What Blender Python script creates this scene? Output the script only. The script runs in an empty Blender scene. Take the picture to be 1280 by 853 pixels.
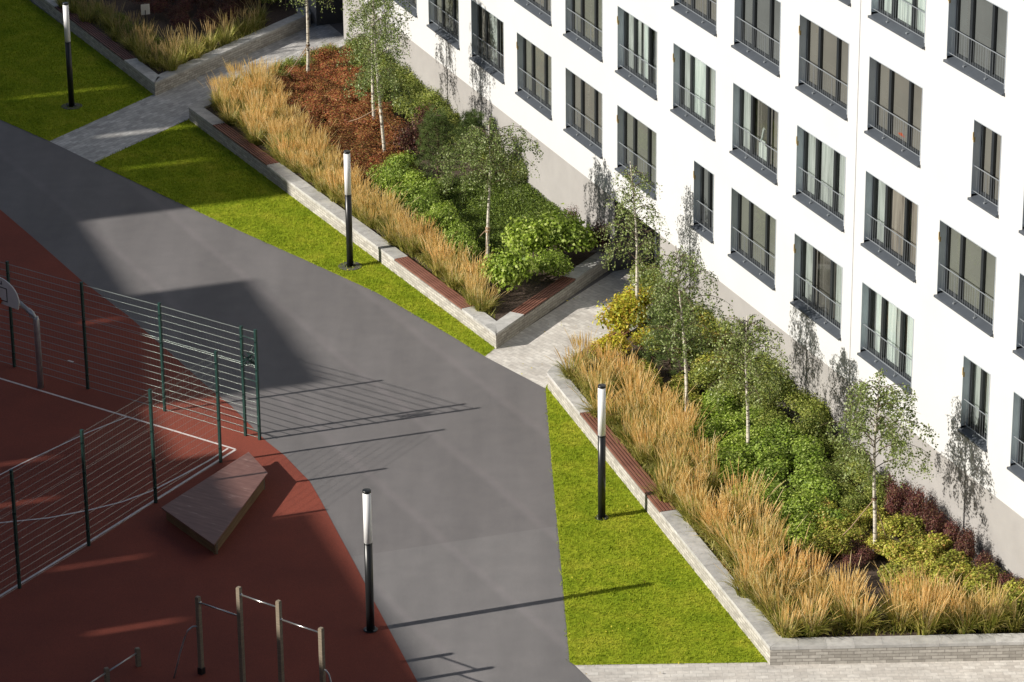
import bpy, math, random
import numpy as np
from mathutils import Vector, Matrix
R = math.radians
random.seed(7); rng = np.random.default_rng(11)
scene = bpy.context.scene
C = scene.collection

# ------------------------------------------------------------------ camera
F_PX, PITCH, ROLL, CAM_H = 4371.12, 0.396966, -0.0098327, 38.2516
W0, H0 = 1280.0, 853.0
cF = Vector((0, math.cos(PITCH), -math.sin(PITCH)))
_R = Vector((1, 0, 0)); _U = _R.cross(cF)
cR = math.cos(ROLL) * _R + math.sin(ROLL) * _U
cU = -math.sin(ROLL) * _R + math.cos(ROLL) * _U
cam_d = bpy.data.cameras.new('camera'); cam = bpy.data.objects.new('camera', cam_d); C.objects.link(cam)
cam.matrix_world = Matrix(((cR.x, cU.x, -cF.x, 0), (cR.y, cU.y, -cF.y, 0), (cR.z, cU.z, -cF.z, CAM_H), (0, 0, 0, 1)))
cam_d.sensor_width = 36; cam_d.lens = F_PX / W0 * 36; cam_d.clip_start = 1; cam_d.clip_end = 3000
scene.camera = cam

# ------------------------------------------------------------------ light
SUN_AZ, SUN_EL = R(18.6), R(27.3)            # direction the light travels over the ground, and its height
sd = Vector((math.cos(SUN_AZ), math.sin(SUN_AZ), 0)); td = Vector((-sd.y, sd.x, 0))
to_sun = Vector((-sd.x * math.cos(SUN_EL), -sd.y * math.cos(SUN_EL), math.sin(SUN_EL)))
world = bpy.data.worlds.new('World'); scene.world = world; world.use_nodes = True
wn = world.node_tree.nodes; wl = world.node_tree.links
sky = wn.new('ShaderNodeTexSky'); sky.sky_type = 'NISHITA'; sky.sun_disc = False
sky.sun_elevation = SUN_EL; sky.sun_rotation = math.atan2(to_sun.x, to_sun.y)
sky.air_density = 1.0; sky.dust_density = 1.0; sky.ozone_density = 1.0
wl.new(sky.outputs[0], wn['Background'].inputs[0]); wn['Background'].inputs[1].default_value = 0.05
sun_d = bpy.data.lights.new('sun', 'SUN'); sun_d.energy = 5.0; sun_d.angle = R(0.5); sun_d.color = (1.0, 0.94, 0.85)
sun = bpy.data.objects.new('sun', sun_d); C.objects.link(sun)
sun.rotation_euler = to_sun.to_track_quat('Z', 'Y').to_euler(); sun.location = (-60, 40, 60)
scene.view_settings.view_transform = 'Standard'; scene.view_settings.look = 'None'
scene.view_settings.exposure = 0.45; scene.view_settings.gamma = 1; scene.view_settings.use_curve_mapping = False
scene.render.engine = 'CYCLES'

# ------------------------------------------------------------------ helpers
def P(x, y, z=0.0):
    """point of the level z that the photograph shows at pixel x, y"""
    d = cF + (x - W0 / 2) / F_PX * cR - (y - H0 / 2) / F_PX * cU
    t = (z - CAM_H) / d.z
    return Vector((d.x * t, d.y * t, z))
PHI, FD = -1.18063586, 39.522
dr = Vector((math.cos(PHI), math.sin(PHI), 0)); fn = Vector((-dr.y, dr.x, 0))   # along the facade; into the building
def FU(u, z, out=0.0):
    return dr * u + fn * (FD - out) + Vector((0, 0, z))

class MB:
    def __init__(s): s.v = []; s.f = []; s.uv = []; s.m = []
    def quad(s, pts, uv=None, mi=0):
        b = len(s.v); s.v += [tuple(p) for p in pts]; s.f.append(tuple(range(b, b + len(pts))))
        s.uv += list(uv) if uv else [(p[0], p[1]) for p in pts]; s.m.append(mi)
    def box(s, o, a, b, c, mi=0):
        """box spanned by vectors a, b, c (c roughly up) from corner o; uv in metres"""
        o, a, b, c = Vector(o), Vector(a), Vector(b), Vector(c)
        if a.cross(b).dot(c) < 0: a, b = b, a
        la, lb, lc = a.length, b.length, c.length
        def q(p, u, v, lu, lv, off=0): s.quad([p, p + u, p + u + v, p + v], [(off, 0), (off + lu, 0), (off + lu, lv), (off, lv)], mi)
        q(o, a, c, la, lc); q(o + a, b, c, lb, lc, la); q(o + a + b, -a, c, la, lc, la + lb); q(o + b, -b, c, lb, lc, 2 * la + lb)
        q(o + c, a, b, la, lb); q(o + b, a, -b, la, lb)
    def cbox(s, c, sx, sy, sz, rz=0, mi=0):
        a = Vector((math.cos(rz), math.sin(rz), 0)); b = Vector((-a.y, a.x, 0))
        s.box(Vector(c) - a * sx / 2 - b * sy / 2, a * sx, b * sy, (0, 0, sz), mi)
    def tube(s, pts, rad, n=8, cap=True, mi=0):
        pts = [Vector(p) for p in pts]
        if not hasattr(rad, '__len__'): rad = [rad] * len(pts)
        base = len(s.v); up = Vector((0.13, 0.31, 0.94))
        for i, p in enumerate(pts):
            t = (pts[min(i + 1, len(pts) - 1)] - pts[max(i - 1, 0)]).normalized()
            x = t.cross(up if abs(t.dot(up)) < .93 else Vector((1, 0, 0))).normalized(); y = t.cross(x)
            for k in range(n):
                a = 2 * math.pi * k / n
                s.v.append(tuple(p + (x * math.cos(a) + y * math.sin(a)) * rad[i]))
        for i in range(len(pts) - 1):
            for k in range(n):
                q = (base + i * n + k, base + i * n + (k + 1) % n, base + (i + 1) * n + (k + 1) % n, base + (i + 1) * n + k)
                s.f.append(q); s.m.append(mi); s.uv += [(k / n, i), ((k + 1) / n, i), ((k + 1) / n, i + 1), (k / n, i + 1)]
        if cap:
            s.f.append(tuple(base + k for k in range(n))[::-1]); s.m.append(mi); s.uv += [(0, 0)] * n
            s.f.append(tuple(base + (len(pts) - 1) * n + k for k in range(n))); s.m.append(mi); s.uv += [(0, 0)] * n
    def prism(s, poly, z0, z1, mi=0):
        n = len(poly)
        area = sum(poly[i][0] * poly[(i + 1) % n][1] - poly[(i + 1) % n][0] * poly[i][1] for i in range(n))
        if area < 0: poly = poly[::-1]
        s.quad([(p[0], p[1], z1) for p in poly], None, mi); s.quad([(p[0], p[1], z0) for p in poly[::-1]], None, mi)
        acc = 0
        for i in range(n):
            a, b = poly[i], poly[(i + 1) % n]; L = math.hypot(b[0] - a[0], b[1] - a[1])
            s.quad([(a[0], a[1], z0), (b[0], b[1], z0), (b[0], b[1], z1), (a[0], a[1], z1)], [(acc, 0), (acc + L, 0), (acc + L, z1 - z0), (acc, z1 - z0)], mi); acc += L
    def build(s, name, mats, parent=None, smooth=False):
        me = bpy.data.meshes.new(name); me.from_pydata(s.v, [], s.f)
        uvl = me.uv_layers.new(name='UVMap'); uvl.data.foreach_set('uv', np.array(s.uv, 'f').ravel())
        if not isinstance(mats, (list, tuple)): mats = [mats]
        for m in mats: me.materials.append(m)
        if len(mats) > 1: me.polygons.foreach_set('material_index', s.m)
        if smooth: me.polygons.foreach_set('use_smooth', [True] * len(me.polygons))
        me.update()
        return link(name, me, parent)
def link(name, me, parent=None):
    o = bpy.data.objects.new(name, me); C.objects.link(o)
    if parent is not None: o.parent = parent
    return o
def tag(o, label=None, cat=None, group=None, kind=None):
    if label: o['label'] = label
    if cat: o['category'] = cat
    if group: o['group'] = group
    if kind: o['kind'] = kind
    return o
def empty(name, loc=(0, 0, 0), label=None, cat=None, group=None, rz=0):
    o = bpy.data.objects.new(name, None); C.objects.link(o); o.location = loc; o.rotation_euler = (0, 0, rz)
    return tag(o, label, cat, group)
def fix(o, loc):
    """shift a mesh written in world coordinates under a parent standing at loc"""
    o.data.transform(Matrix.Translation(-Vector(loc))); return o

# ------------------------------------------------------------------ materials
def newmat(name):
    m = bpy.data.materials.new(name); m.use_nodes = True
    nt = m.node_tree; b = nt.nodes['Principled BSDF']; return m, nt, b
def N(nt, t, **kw):
    n = nt.nodes.new(t)
    for k, v in kw.items():
        if k in n.inputs: n.inputs[k].default_value = v
        else: setattr(n, k, v)
    return n
def ramp(nt, src, stops):
    r = nt.nodes.new('ShaderNodeValToRGB'); e = r.color_ramp.elements
    e[0].position, e[0].color = stops[0][0], (*stops[0][1], 1); e[1].position, e[1].color = stops[-1][0], (*stops[-1][1], 1)
    for p, c in stops[1:-1]:
        x = e.new(p); x.color = (*c, 1)
    nt.links.new(src, r.inputs[0]); return r
def coords(nt, kind='Object', scale=(1, 1, 1), rz=0):
    tc = nt.nodes.new('ShaderNodeTexCoord'); mp = nt.nodes.new('ShaderNodeMapping')
    mp.inputs['Scale'].default_value = scale; mp.inputs['Rotation'].default_value = (0, 0, rz)
    nt.links.new(tc.outputs[kind], mp.inputs[0]); return mp.outputs[0]
def noise(nt, vec, scale, detail=4, rough=.55):
    n = nt.nodes.new('ShaderNodeTexNoise'); n.inputs['Scale'].default_value = scale; n.inputs['Detail'].default_value = detail
    n.inputs['Roughness'].default_value = rough; nt.links.new(vec, n.inputs['Vector']); return n.outputs['Fac']
def mixc(nt, fac, a, b, mode='MIX'):
    m = nt.nodes.new('ShaderNodeMix'); m.data_type = 'RGBA'; m.blend_type = mode
    for s, v in ((0, fac), (6, a), (7, b)):
        if hasattr(v, 'is_output') or hasattr(v, 'links'): nt.links.new(v, m.inputs[s])
        else: m.inputs[s].default_value = (*v, 1) if hasattr(v, '__len__') and len(v) == 3 else v
    return m.outputs[2]
def bump(nt, b, h, dist=.01, strength=.6):
    n = nt.nodes.new('ShaderNodeBump'); n.inputs['Distance'].default_value = dist; n.inputs['Strength'].default_value = strength
    nt.links.new(h, n.inputs['Height']); nt.links.new(n.outputs[0], b.inputs['Normal'])
def simple(name, col, rough=.6, metal=0, var=.15, scale=3, bmp=0, bscale=60):
    m, nt, b = newmat(name); v = coords(nt)
    f = noise(nt, v, scale)
    lo = tuple(c * (1 - var) for c in col); hi = tuple(min(1, c * (1 + var)) for c in col)
    r = ramp(nt, f, [(.3, lo), (.7, hi)]); nt.links.new(r.outputs[0], b.inputs['Base Color'])
    b.inputs['Roughness'].default_value = rough; b.inputs['Metallic'].default_value = metal
    if bmp: bump(nt, b, noise(nt, v, bscale, 3), bmp)
    return m
def leafmat(name, cols, trans=.3, objvar=.25, rough=.55, island=True):
    """cols: darker to lighter; every leaf gets its own tone"""
    m, nt, b = newmat(name)
    g = nt.nodes.new('ShaderNodeNewGeometry'); oi = nt.nodes.new('ShaderNodeObjectInfo')
    n = len(cols); r = ramp(nt, g.outputs['Random Per Island'], [(i / (n - 1), c) for i, c in enumerate(cols)])
    hs = nt.nodes.new('ShaderNodeHueSaturation'); nt.links.new(r.outputs[0], hs.inputs['Color'])
    mr = N(nt, 'ShaderNodeMapRange'); nt.links.new(oi.outputs['Random'], mr.inputs[0]); mr.inputs[3].default_value = 1 - objvar; mr.inputs[4].default_value = 1 + objvar
    nt.links.new(mr.outputs[0], hs.inputs['Value'])
    mr2 = N(nt, 'ShaderNodeMapRange'); nt.links.new(oi.outputs['Random'], mr2.inputs[0]); mr2.inputs[3].default_value = .508; mr2.inputs[4].default_value = .494
    nt.links.new(mr2.outputs[0], hs.inputs['Hue'])
    nt.links.new(hs.outputs[0], b.inputs['Base Color']); b.inputs['Roughness'].default_value = rough
    b.inputs['Specular IOR Level'].default_value = .35
    tr = nt.nodes.new('ShaderNodeBsdfTranslucent'); nt.links.new(hs.outputs[0], tr.inputs[0])
    mx = nt.nodes.new('ShaderNodeMixShader'); mx.inputs[0].default_value = trans
    nt.links.new(b.outputs[0], mx.inputs[1]); nt.links.new(tr.outputs[0], mx.inputs[2])
    nt.links.new(mx.outputs[0], nt.nodes['Material Output'].inputs[0]); return m
M = {}
def build_mats():
    # asphalt with long paving lanes, a lighter newer patch and fine grit
    m, nt, b = newmat('asphalt'); v = coords(nt)
    v2 = coords(nt, 'Object', (1.0, .12, 1), R(-26))
    big = noise(nt, v2, .9, 5); mid = noise(nt, v, 1.7, 6); fine = noise(nt, v, 45, 2)
    r1 = ramp(nt, big, [(.3, (.133, .126, .127)), (.7, (.168, .159, .160))])
    r2 = ramp(nt, mid, [(.25, (.9, .9, .91)), (.75, (1.06, 1.05, 1.05))])
    r3 = ramp(nt, fine, [(.2, (.75, .75, .75)), (.8, (1.2, 1.2, 1.2))])
    c = mixc(nt, 1.0, r1.outputs[0], r2.outputs[0], 'MULTIPLY'); c = mixc(nt, 1.0, c, r3.outputs[0], 'MULTIPLY')
    w = nt.nodes.new('ShaderNodeTexWave'); w.wave_type = 'BANDS'; w.wave_profile = 'SAW'; w.inputs['Scale'].default_value = .12; w.inputs['Distortion'].default_value = .5
    w.inputs['Detail'].default_value = 2; w.inputs['Detail Scale'].default_value = 1.5
    ld = P(624, 661) - P(532, 583)                       # the paving lanes run this way
    nt.links.new(coords(nt, 'Object', (1, 1, 1), -math.atan2(ld.x, -ld.y)), w.inputs['Vector'])
    r4 = ramp(nt, w.outputs['Fac'], [(0, (1.10, 1.08, 1.08)), (.05, (1.02, 1.02, 1.02)), (.9, (.95, .95, .95)), (.96, (1.10, 1.08, 1.09))])
    c = mixc(nt, 1.0, c, r4.outputs[0], 'MULTIPLY')
    nt.links.new(c, b.inputs['Base Color']); b.inputs['Roughness'].default_value = .85; bump(nt, b, fine, .004); M['asphalt'] = m
    m = m.copy(); m.name = 'asphalt_patch'
    M['asphalt_patch'] = m
    for n in m.node_tree.nodes:
        if n.type == 'VALTORGB' and abs(n.color_ramp.elements[0].color[0] - .133) < .002:
            n.color_ramp.elements[0].color = (.152, .146, .147, 1); n.color_ramp.elements[1].color = (.192, .184, .184, 1)
    # red rubber granulate
    m, nt, b = newmat('rubber'); v = coords(nt)
    r1 = ramp(nt, noise(nt, v, .5, 5), [(.3, (.175, .034, .018)), (.7, (.225, .045, .023))])
    r2 = ramp(nt, noise(nt, v, 60, 2), [(.25, (.6, .6, .62)), (.75, (1.35, 1.3, 1.3))])
    c = mixc(nt, 1.0, r1.outputs[0], r2.outputs[0], 'MULTIPLY')
    nt.links.new(c, b.inputs['Base Color']); b.inputs['Roughness'].default_value = .9; bump(nt, b, noise(nt, v, 60, 2), .004); M['rubber'] = m
    # pavers, and a darker copy with shade put into its colour
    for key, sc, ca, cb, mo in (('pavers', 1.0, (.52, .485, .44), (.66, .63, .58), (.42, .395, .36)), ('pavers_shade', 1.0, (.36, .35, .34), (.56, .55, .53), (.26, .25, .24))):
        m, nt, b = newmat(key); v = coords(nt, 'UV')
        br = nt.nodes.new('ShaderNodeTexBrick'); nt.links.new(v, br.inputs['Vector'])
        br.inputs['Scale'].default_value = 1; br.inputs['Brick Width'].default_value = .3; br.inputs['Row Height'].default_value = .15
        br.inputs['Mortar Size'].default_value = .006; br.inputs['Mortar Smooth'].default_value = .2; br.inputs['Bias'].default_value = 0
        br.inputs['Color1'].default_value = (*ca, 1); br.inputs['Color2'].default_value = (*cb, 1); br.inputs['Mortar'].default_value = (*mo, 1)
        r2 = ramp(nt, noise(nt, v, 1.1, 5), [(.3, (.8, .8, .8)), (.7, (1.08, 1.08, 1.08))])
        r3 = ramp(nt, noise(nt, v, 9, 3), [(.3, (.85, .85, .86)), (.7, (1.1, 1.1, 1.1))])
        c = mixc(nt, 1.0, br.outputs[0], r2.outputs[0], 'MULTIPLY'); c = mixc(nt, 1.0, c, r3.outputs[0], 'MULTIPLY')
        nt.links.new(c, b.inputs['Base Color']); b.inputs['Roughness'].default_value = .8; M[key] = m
    # light brick of the planter walls
    m, nt, b = newmat('wall_brick'); v = coords(nt, 'UV')
    br = nt.nodes.new('ShaderNodeTexBrick'); nt.links.new(v, br.inputs['Vector'])
    br.inputs['Scale'].default_value = 1; br.inputs['Brick Width'].default_value = .30; br.inputs['Row Height'].default_value = .082
    br.inputs['Mortar Size'].default_value = .007; br.inputs['Mortar Smooth'].default_value = .1
    br.inputs['Color1'].default_value = (.33, .31, .275, 1); br.inputs['Color2'].default_value = (.50, .475, .43, 1); br.inputs['Mortar'].default_value = (.23, .21, .19, 1)
    r3 = ramp(nt, noise(nt, v, 7, 4), [(.3, (.82, .82, .82)), (.7, (1.12, 1.12, 1.12))])
    c = mixc(nt, 1.0, br.outputs[0], r3.outputs[0], 'MULTIPLY'); nt.links.new(c, b.inputs['Base Color']); b.inputs['Roughness'].default_value = .85
    bump(nt, b, br.outputs['Fac'], -.006); M['wall_brick'] = m
    # coping stone
    m, nt, b = newmat('coping_stone'); v = coords(nt)
    g = nt.nodes.new('ShaderNodeNewGeometry')
    r1 = ramp(nt, g.outputs['Random Per Island'], [(0, (.38, .375, .36)), (1, (.53, .52, .50))])
    r2 = ramp(nt, noise(nt, v, 4, 7, .65), [(.3, (.72, .72, .72)), (.55, (1, 1, 1)), (.8, (1.15, 1.15, 1.15))])
    c = mixc(nt, 1.0, r1.outputs[0], r2.outputs[0], 'MULTIPLY'); nt.links.new(c, b.inputs['Base Color']); b.inputs['Roughness'].default_value = .75; M['coping'] = m
    # plaster
    m, nt, b = newmat('white_plaster'); v = coords(nt)
    r1 = ramp(nt, noise(nt, v, .6, 6), [(.25, (.525, .53, .53)), (.75, (.555, .56, .56))]); nt.links.new(r1.outputs[0], b.inputs['Base Color'])
    b.inputs['Roughness'].default_value = .9; bump(nt, b, noise(nt, v, 90, 2), .003); M['plaster'] = m
    M['plinth'] = simple('plinth_render', (.315, .303, .292), .9, var=.07, scale=1.2, bmp=.003)
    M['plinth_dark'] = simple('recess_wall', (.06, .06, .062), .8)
    M['frame_light'] = simple('window_reveal_metal', (.085, .097, .115), .5, metal=.2, var=.1); M['reveal'] = simple('window_reveal_sheet', (.58, .64, .71), .4, metal=.45, var=.05)
    M['frame_dark'] = simple('window_frame_metal', (.022, .026, .03), .4, var=.1)
    M['rail'] = simple('railing_metal', (.24, .26, .28), .4, metal=.2, var=.05)
    M['yellow'] = simple('yellow_tag', (.45, .33, .14), .6)
    m, nt, b = newmat('window_glass')
    fr = N(nt, 'ShaderNodeFresnel', IOR=1.5); gl = N(nt, 'ShaderNodeBsdfGlossy', Roughness=.02); gl.inputs['Color'].default_value = (.85, .9, .9, 1)
    tp = nt.nodes.new('ShaderNodeBsdfTransparent'); tp.inputs[0].default_value = (.70, .73, .725, 1); mx = nt.nodes.new('ShaderNodeMixShader')
    nt.links.new(fr.outputs[0], mx.inputs[0]); nt.links.new(tp.outputs[0], mx.inputs[1]); nt.links.new(gl.outputs[0], mx.inputs[2])
    nt.links.new(mx.outputs[0], nt.nodes['Material Output'].inputs[0]); M['glass'] = m
    # room, blind, curtains
    for key, col in (('room', (.2, .19, .175)), ('blind_warm', (.25, .228, .205)), ('blind_olive', (.235, .23, .20)), ('blind_grey', (.20, .20, .20))):
        M[key] = simple(key, col, .9, var=.12, scale=.8)
    for key, a, bb in (('curtain_pale', (.38, .40, .38), (.60, .62, .60)), ('curtain_beige', (.26, .22, .19), (.42, .37, .32)), ('curtain_white', (.55, .60, .58), (.75, .78, .75))):
        m, nt, b = newmat(key); v = coords(nt, 'UV', (7, .5, 1))
        r1 = ramp(nt, noise(nt, v, 1.6, 2), [(.35, a), (.65, bb)]); nt.links.new(r1.outputs[0], b.inputs['Base Color']); b.inputs['Roughness'].default_value = .95; M[key] = m
    # wood; the shade bench wood has its shade mixed into the colour
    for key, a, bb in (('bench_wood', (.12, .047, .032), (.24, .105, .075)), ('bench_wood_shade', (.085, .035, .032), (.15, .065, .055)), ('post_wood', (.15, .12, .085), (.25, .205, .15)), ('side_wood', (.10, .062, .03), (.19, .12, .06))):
        m, nt, b = newmat(key); v = coords(nt, 'UV', (1, 14, 1))
        g = nt.nodes.new('ShaderNodeNewGeometry')
        r1 = ramp(nt, noise(nt, v, 2.2, 5), [(.3, a), (.7, bb)]); r2 = ramp(nt, g.outputs['Random Per Island'], [(0, (.8, .8, .8)), (1, (1.2, 1.2, 1.2))])
        c = mixc(nt, 1.0, r1.outputs[0], r2.outputs[0], 'MULTIPLY'); nt.links.new(c, b.inputs['Base Color']); b.inputs['Roughness'].default_value = .6; M[key] = m
    m, nt, b = newmat('deck_film'); v = coords(nt, 'UV', (.8, 7, 1))
    r1 = ramp(nt, noise(nt, v, 1.6, 6, .6), [(.3, (.13, .062, .054)), (.62, (.20, .105, .09)), (.74, (.45, .37, .34))])
    nt.links.new(r1.outputs[0], b.inputs['Base Color']); b.inputs['Roughness'].default_value = .5; M['deck'] = m
    M['black'] = simple('black_metal', (.012, .013, .014), .35, var=.1)
    m, nt, b = newmat('opal_diffuser'); b.inputs['Base Color'].default_value = (.86, .86, .86, 1); b.inputs['Roughness'].default_value = .3; M['opal'] = m
    M['galv'] = simple('galvanised_steel', (.42, .42, .43), .35, metal=.5, var=.15, scale=8)
    M['steel'] = simple('polished_steel', (.6, .58, .55), .22, metal=.9, var=.05)
    M['green_metal'] = simple('green_fence_paint', (.014, .045, .038), .4, var=.15)
    M['wire'] = simple('fence_wire', (.36, .40, .37), .25, metal=.45, var=.05); M['wire_dark'] = simple('fence_wire_shaded', (.13, .15, .12), .5, metal=.2, var=.1)  # second wire is a copy with shade in its colour, unused
    M['line'] = simple('court_line_paint', (.62, .56, .54), .8, var=.15, scale=5)
    M['board'] = simple('backboard_white', (.62, .61, .60), .5, var=.06)
    M['orange'] = simple('rim_orange', (.60, .10, .02), .4)
    M['soil'] = simple('bark_mulch', (.075, .05, .036), .95, var=.55, scale=18, bmp=.02, bscale=40)
    M['gravel'] = simple('gravel', (.22, .20, .17), .95, var=.5, scale=25, bmp=.02, bscale=50)
    M['ground'] = simple('terrain', (.12, .12, .11), .95)
    M['pad'] = simple('lamp_pad', (.09, .085, .08), .9, var=.2, scale=9)
    M['rope'] = simple('rope', (.32, .22, .14), .9)
    M['sign'] = simple('sign_plate', (.66, .65, .62), .5, var=.04)
    M['brickblock'] = simple('block_render', (.26, .24, .22), .9, var=.1, scale=.4)
    M['blockglass'] = simple('block_glass', (.03, .035, .04), .1)
    # lawn underlay + blades
    def lawn_nodes(nt, v):
        a = ramp(nt, noise(nt, v, .9, 6, .65), [(.28, (.17, .24, .016)), (.5, (.24, .295, .022)), (.72, (.34, .35, .038))])
        d = ramp(nt, noise(nt, v, 7, 4), [(.3, (.82, .85, .82)), (.7, (1.2, 1.16, 1.15))])
        return mixc(nt, 1.0, a.outputs[0], d.outputs[0], 'MULTIPLY')
    m, nt, b = newmat('lawn_turf'); v = coords(nt); nt.links.new(lawn_nodes(nt, v), b.inputs['Base Color']); b.inputs['Roughness'].default_value = .95; b.inputs['Specular IOR Level'].default_value = 0
    bump(nt, b, noise(nt, v, 30, 3), .03); M['turf'] = m
    m, nt, b = newmat('grass_blades'); v = coords(nt); g = nt.nodes.new('ShaderNodeNewGeometry')
    r = ramp(nt, g.outputs['Random Per Island'], [(0, (.85, .9, .8)), (.85, (1.25, 1.25, 1.2)), (1, (1.7, 1.45, 1.6))])
    c = mixc(nt, 1.0, lawn_nodes(nt, v), r.outputs[0], 'MULTIPLY'); nt.links.new(c, b.inputs['Base Color']); b.inputs['Roughness'].default_value = .6
    b.inputs['Specular IOR Level'].default_value = .08
    tr = nt.nodes.new('ShaderNodeBsdfTranslucent'); nt.links.new(c, tr.inputs[0]); mx = nt.nodes.new('ShaderNodeMixShader'); mx.inputs[0].default_value = .3
    nt.links.new(b.outputs[0], mx.inputs[1]); nt.links.new(tr.outputs[0], mx.inputs[2]); nt.links.new(mx.outputs[0], nt.nodes['Material Output'].inputs[0]); M['blades'] = m
    # plants
    M['reed_leaf'] = leafmat('reed_grass_leaf', [(.13, .16, .02), (.25, .27, .04), (.42, .38, .09), (.60, .50, .19)], .3, .15)
    M['reed_plume'] = leafmat('reed_grass_plume', [(.54, .355, .12), (.76, .54, .21), (.90, .70, .34), (1.0, .88, .56)], .35, .1)
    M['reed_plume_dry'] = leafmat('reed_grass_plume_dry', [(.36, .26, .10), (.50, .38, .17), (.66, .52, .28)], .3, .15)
    M['birch_leaf'] = leafmat('birch_leaf', [(.08, .12, .02), (.17, .23, .05), (.28, .35, .11), (.50, .55, .28)], .35, .1, .4)
    M['red_leaf'] = leafmat('red_shrub_leaf', [(.15, .04, .022), (.30, .09, .036), (.40, .18, .06), (.25, .22, .05)], .25, .25)
    M['maroon_leaf'] = leafmat('maroon_leaf', [(.045, .018, .018), (.11, .032, .034), (.19, .07, .05), (.16, .12, .05)], .25, .2)
    M['green_leaf'] = leafmat('green_shrub_leaf', [(.10, .17, .012), (.22, .32, .028), (.34, .45, .065), (.48, .55, .17)], .35, .2)
    M['dark_leaf'] = leafmat('dark_shrub_leaf', [(.075, .11, .014), (.16, .21, .028), (.27, .31, .06), (.33, .33, .09)], .3, .25)
    M['lime_leaf'] = leafmat('lime_shrub_leaf', [(.16, .19, .02), (.33, .35, .04), (.50, .49, .10), (.36, .20, .06)], .3, .2)
    M['yellow_leaf'] = leafmat('yellow_shrub_leaf', [(.22, .26, .02), (.50, .50, .04), (.70, .60, .07), (.42, .22, .04)], .35, .15)
    M['needle'] = leafmat('pine_needle', [(.05, .085, .02), (.11, .16, .04), (.20, .25, .07)], .2, .1)
    M['cover'] = leafmat('ground_cover_leaf', [(.06, .10, .012), (.13, .19, .025), (.22, .28, .05)], .25, .1)
    M['twig'] = simple('twig_bark', (.09, .06, .04), .9)
    m, nt, b = newmat('birch_bark'); v = coords(nt, 'Object', (1, 1, 5))
    r1 = ramp(nt, noise(nt, v, 5, 4), [(.36, (.07, .06, .05)), (.46, (.50, .46, .38)), (.7, (.66, .62, .54))]); nt.links.new(r1.outputs[0], b.inputs['Base Color']); b.inputs['Roughness'].default_value = .8; M['bark'] = m
build_mats()

# ------------------------------------------------------------------ setting: sheets
def sheet(name, poly, z, mat, uvdir=None, kind='structure'):
    mb = MB(); d = uvdir or Vector((1, 0, 0)); d = Vector((d[0], d[1], 0)).normalized(); e = Vector((-d.y, d.x, 0))
    pts = [Vector((p[0], p[1], z)) for p in poly]
    area = sum(pts[i].x * pts[(i + 1) % len(pts)].y - pts[(i + 1) % len(pts)].x * pts[i].y for i in range(len(pts)))
    if area < 0: pts = pts[::-1]
    mb.quad(pts, [(p.dot(d), p.dot(e)) for p in pts])
    return tag(mb.build(name, mat), kind=kind)
sheet('ground', [(-1500, -1500), (1500, -1500), (1500, 1500), (-1500, 1500)], -.03, M['ground'])
road = sheet('road', [(-60, 40), (40, 40), (40, 190), (-60, 190)], 0, M['asphalt'])
# newer, lighter asphalt beyond the seam
sheet('road_patch', [P(440, 696), P(468, 692), P(695, 658), P(712, 828), P(740, 853), P(800, 905), P(560, 930), P(522, 853), P(468, 753)], .002, M['asphalt_patch'])
court_edge = [(-200, 90), (-90, 185), (0, 262), (41, 297), (102, 351), (160, 395), (211, 440), (255, 480), (289, 508), (333, 552), (356, 570), (372, 587), (387, 602), (400, 624), (420, 662), (444, 706), (468, 753), (495, 803), (522, 853), (570, 950)]
court_poly = [P(*p) for p in court_edge] + [Vector((-2, 55, 0)), Vector((-45, 55, 0)), Vector((-45, 115, 0))]
sheet('sports_court', court_poly, .005, M['rubber'])
wall_base_mid = (P(238, 149), P(620, 434.7))
lawnA = [P(-260, -130), P(-120, 80), P(0, 150), P(62, 177), P(193, 118), P(35, 0), P(-60, -72)]
lawnB = [P(118, 204), P(238, 149), P(620, 434.7), P(606, 446), P(560, 418), P(470, 366), P(380, 325), P(290, 285), P(200, 243)]
lawnC = [P(682, 485.5), P(684, 481), P(961, 828.5), P(718.5, 832), P(712, 828), P(698.7, 678.6), P(692, 607), P(687, 550)]
for nm, pl in (('lawn', lawnA), ('lawn', lawnB), ('lawn', lawnC)):
    sheet(nm, pl, .012, M['turf'])
path1 = [P(62, 177), P(193, 118), P(395, 28), FU(-114.5, 0, -.5), FU(-111.2, 0, -.5), P(236, 149), P(118, 204)]
path2 = [P(620, 434.7), P(767, 340), FU(-88.2, 0, -1.3), FU(-84.8, 0, -1.3), P(800, 395), P(684, 481), P(682, 486), P(606, 446)]
path3 = [P(718.5, 832), P(961, 828.5), P(1280, 821.6), P(1420, 818), P(1420, 960), P(820, 930), P(740, 853)]
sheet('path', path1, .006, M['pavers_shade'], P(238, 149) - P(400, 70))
sheet('path', path2, .006, M['pavers'], P(620, 434) - P(700, 470))
sheet('path', path3, .006, M['pavers'], P(718, 832) - P(1280, 823))

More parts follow.
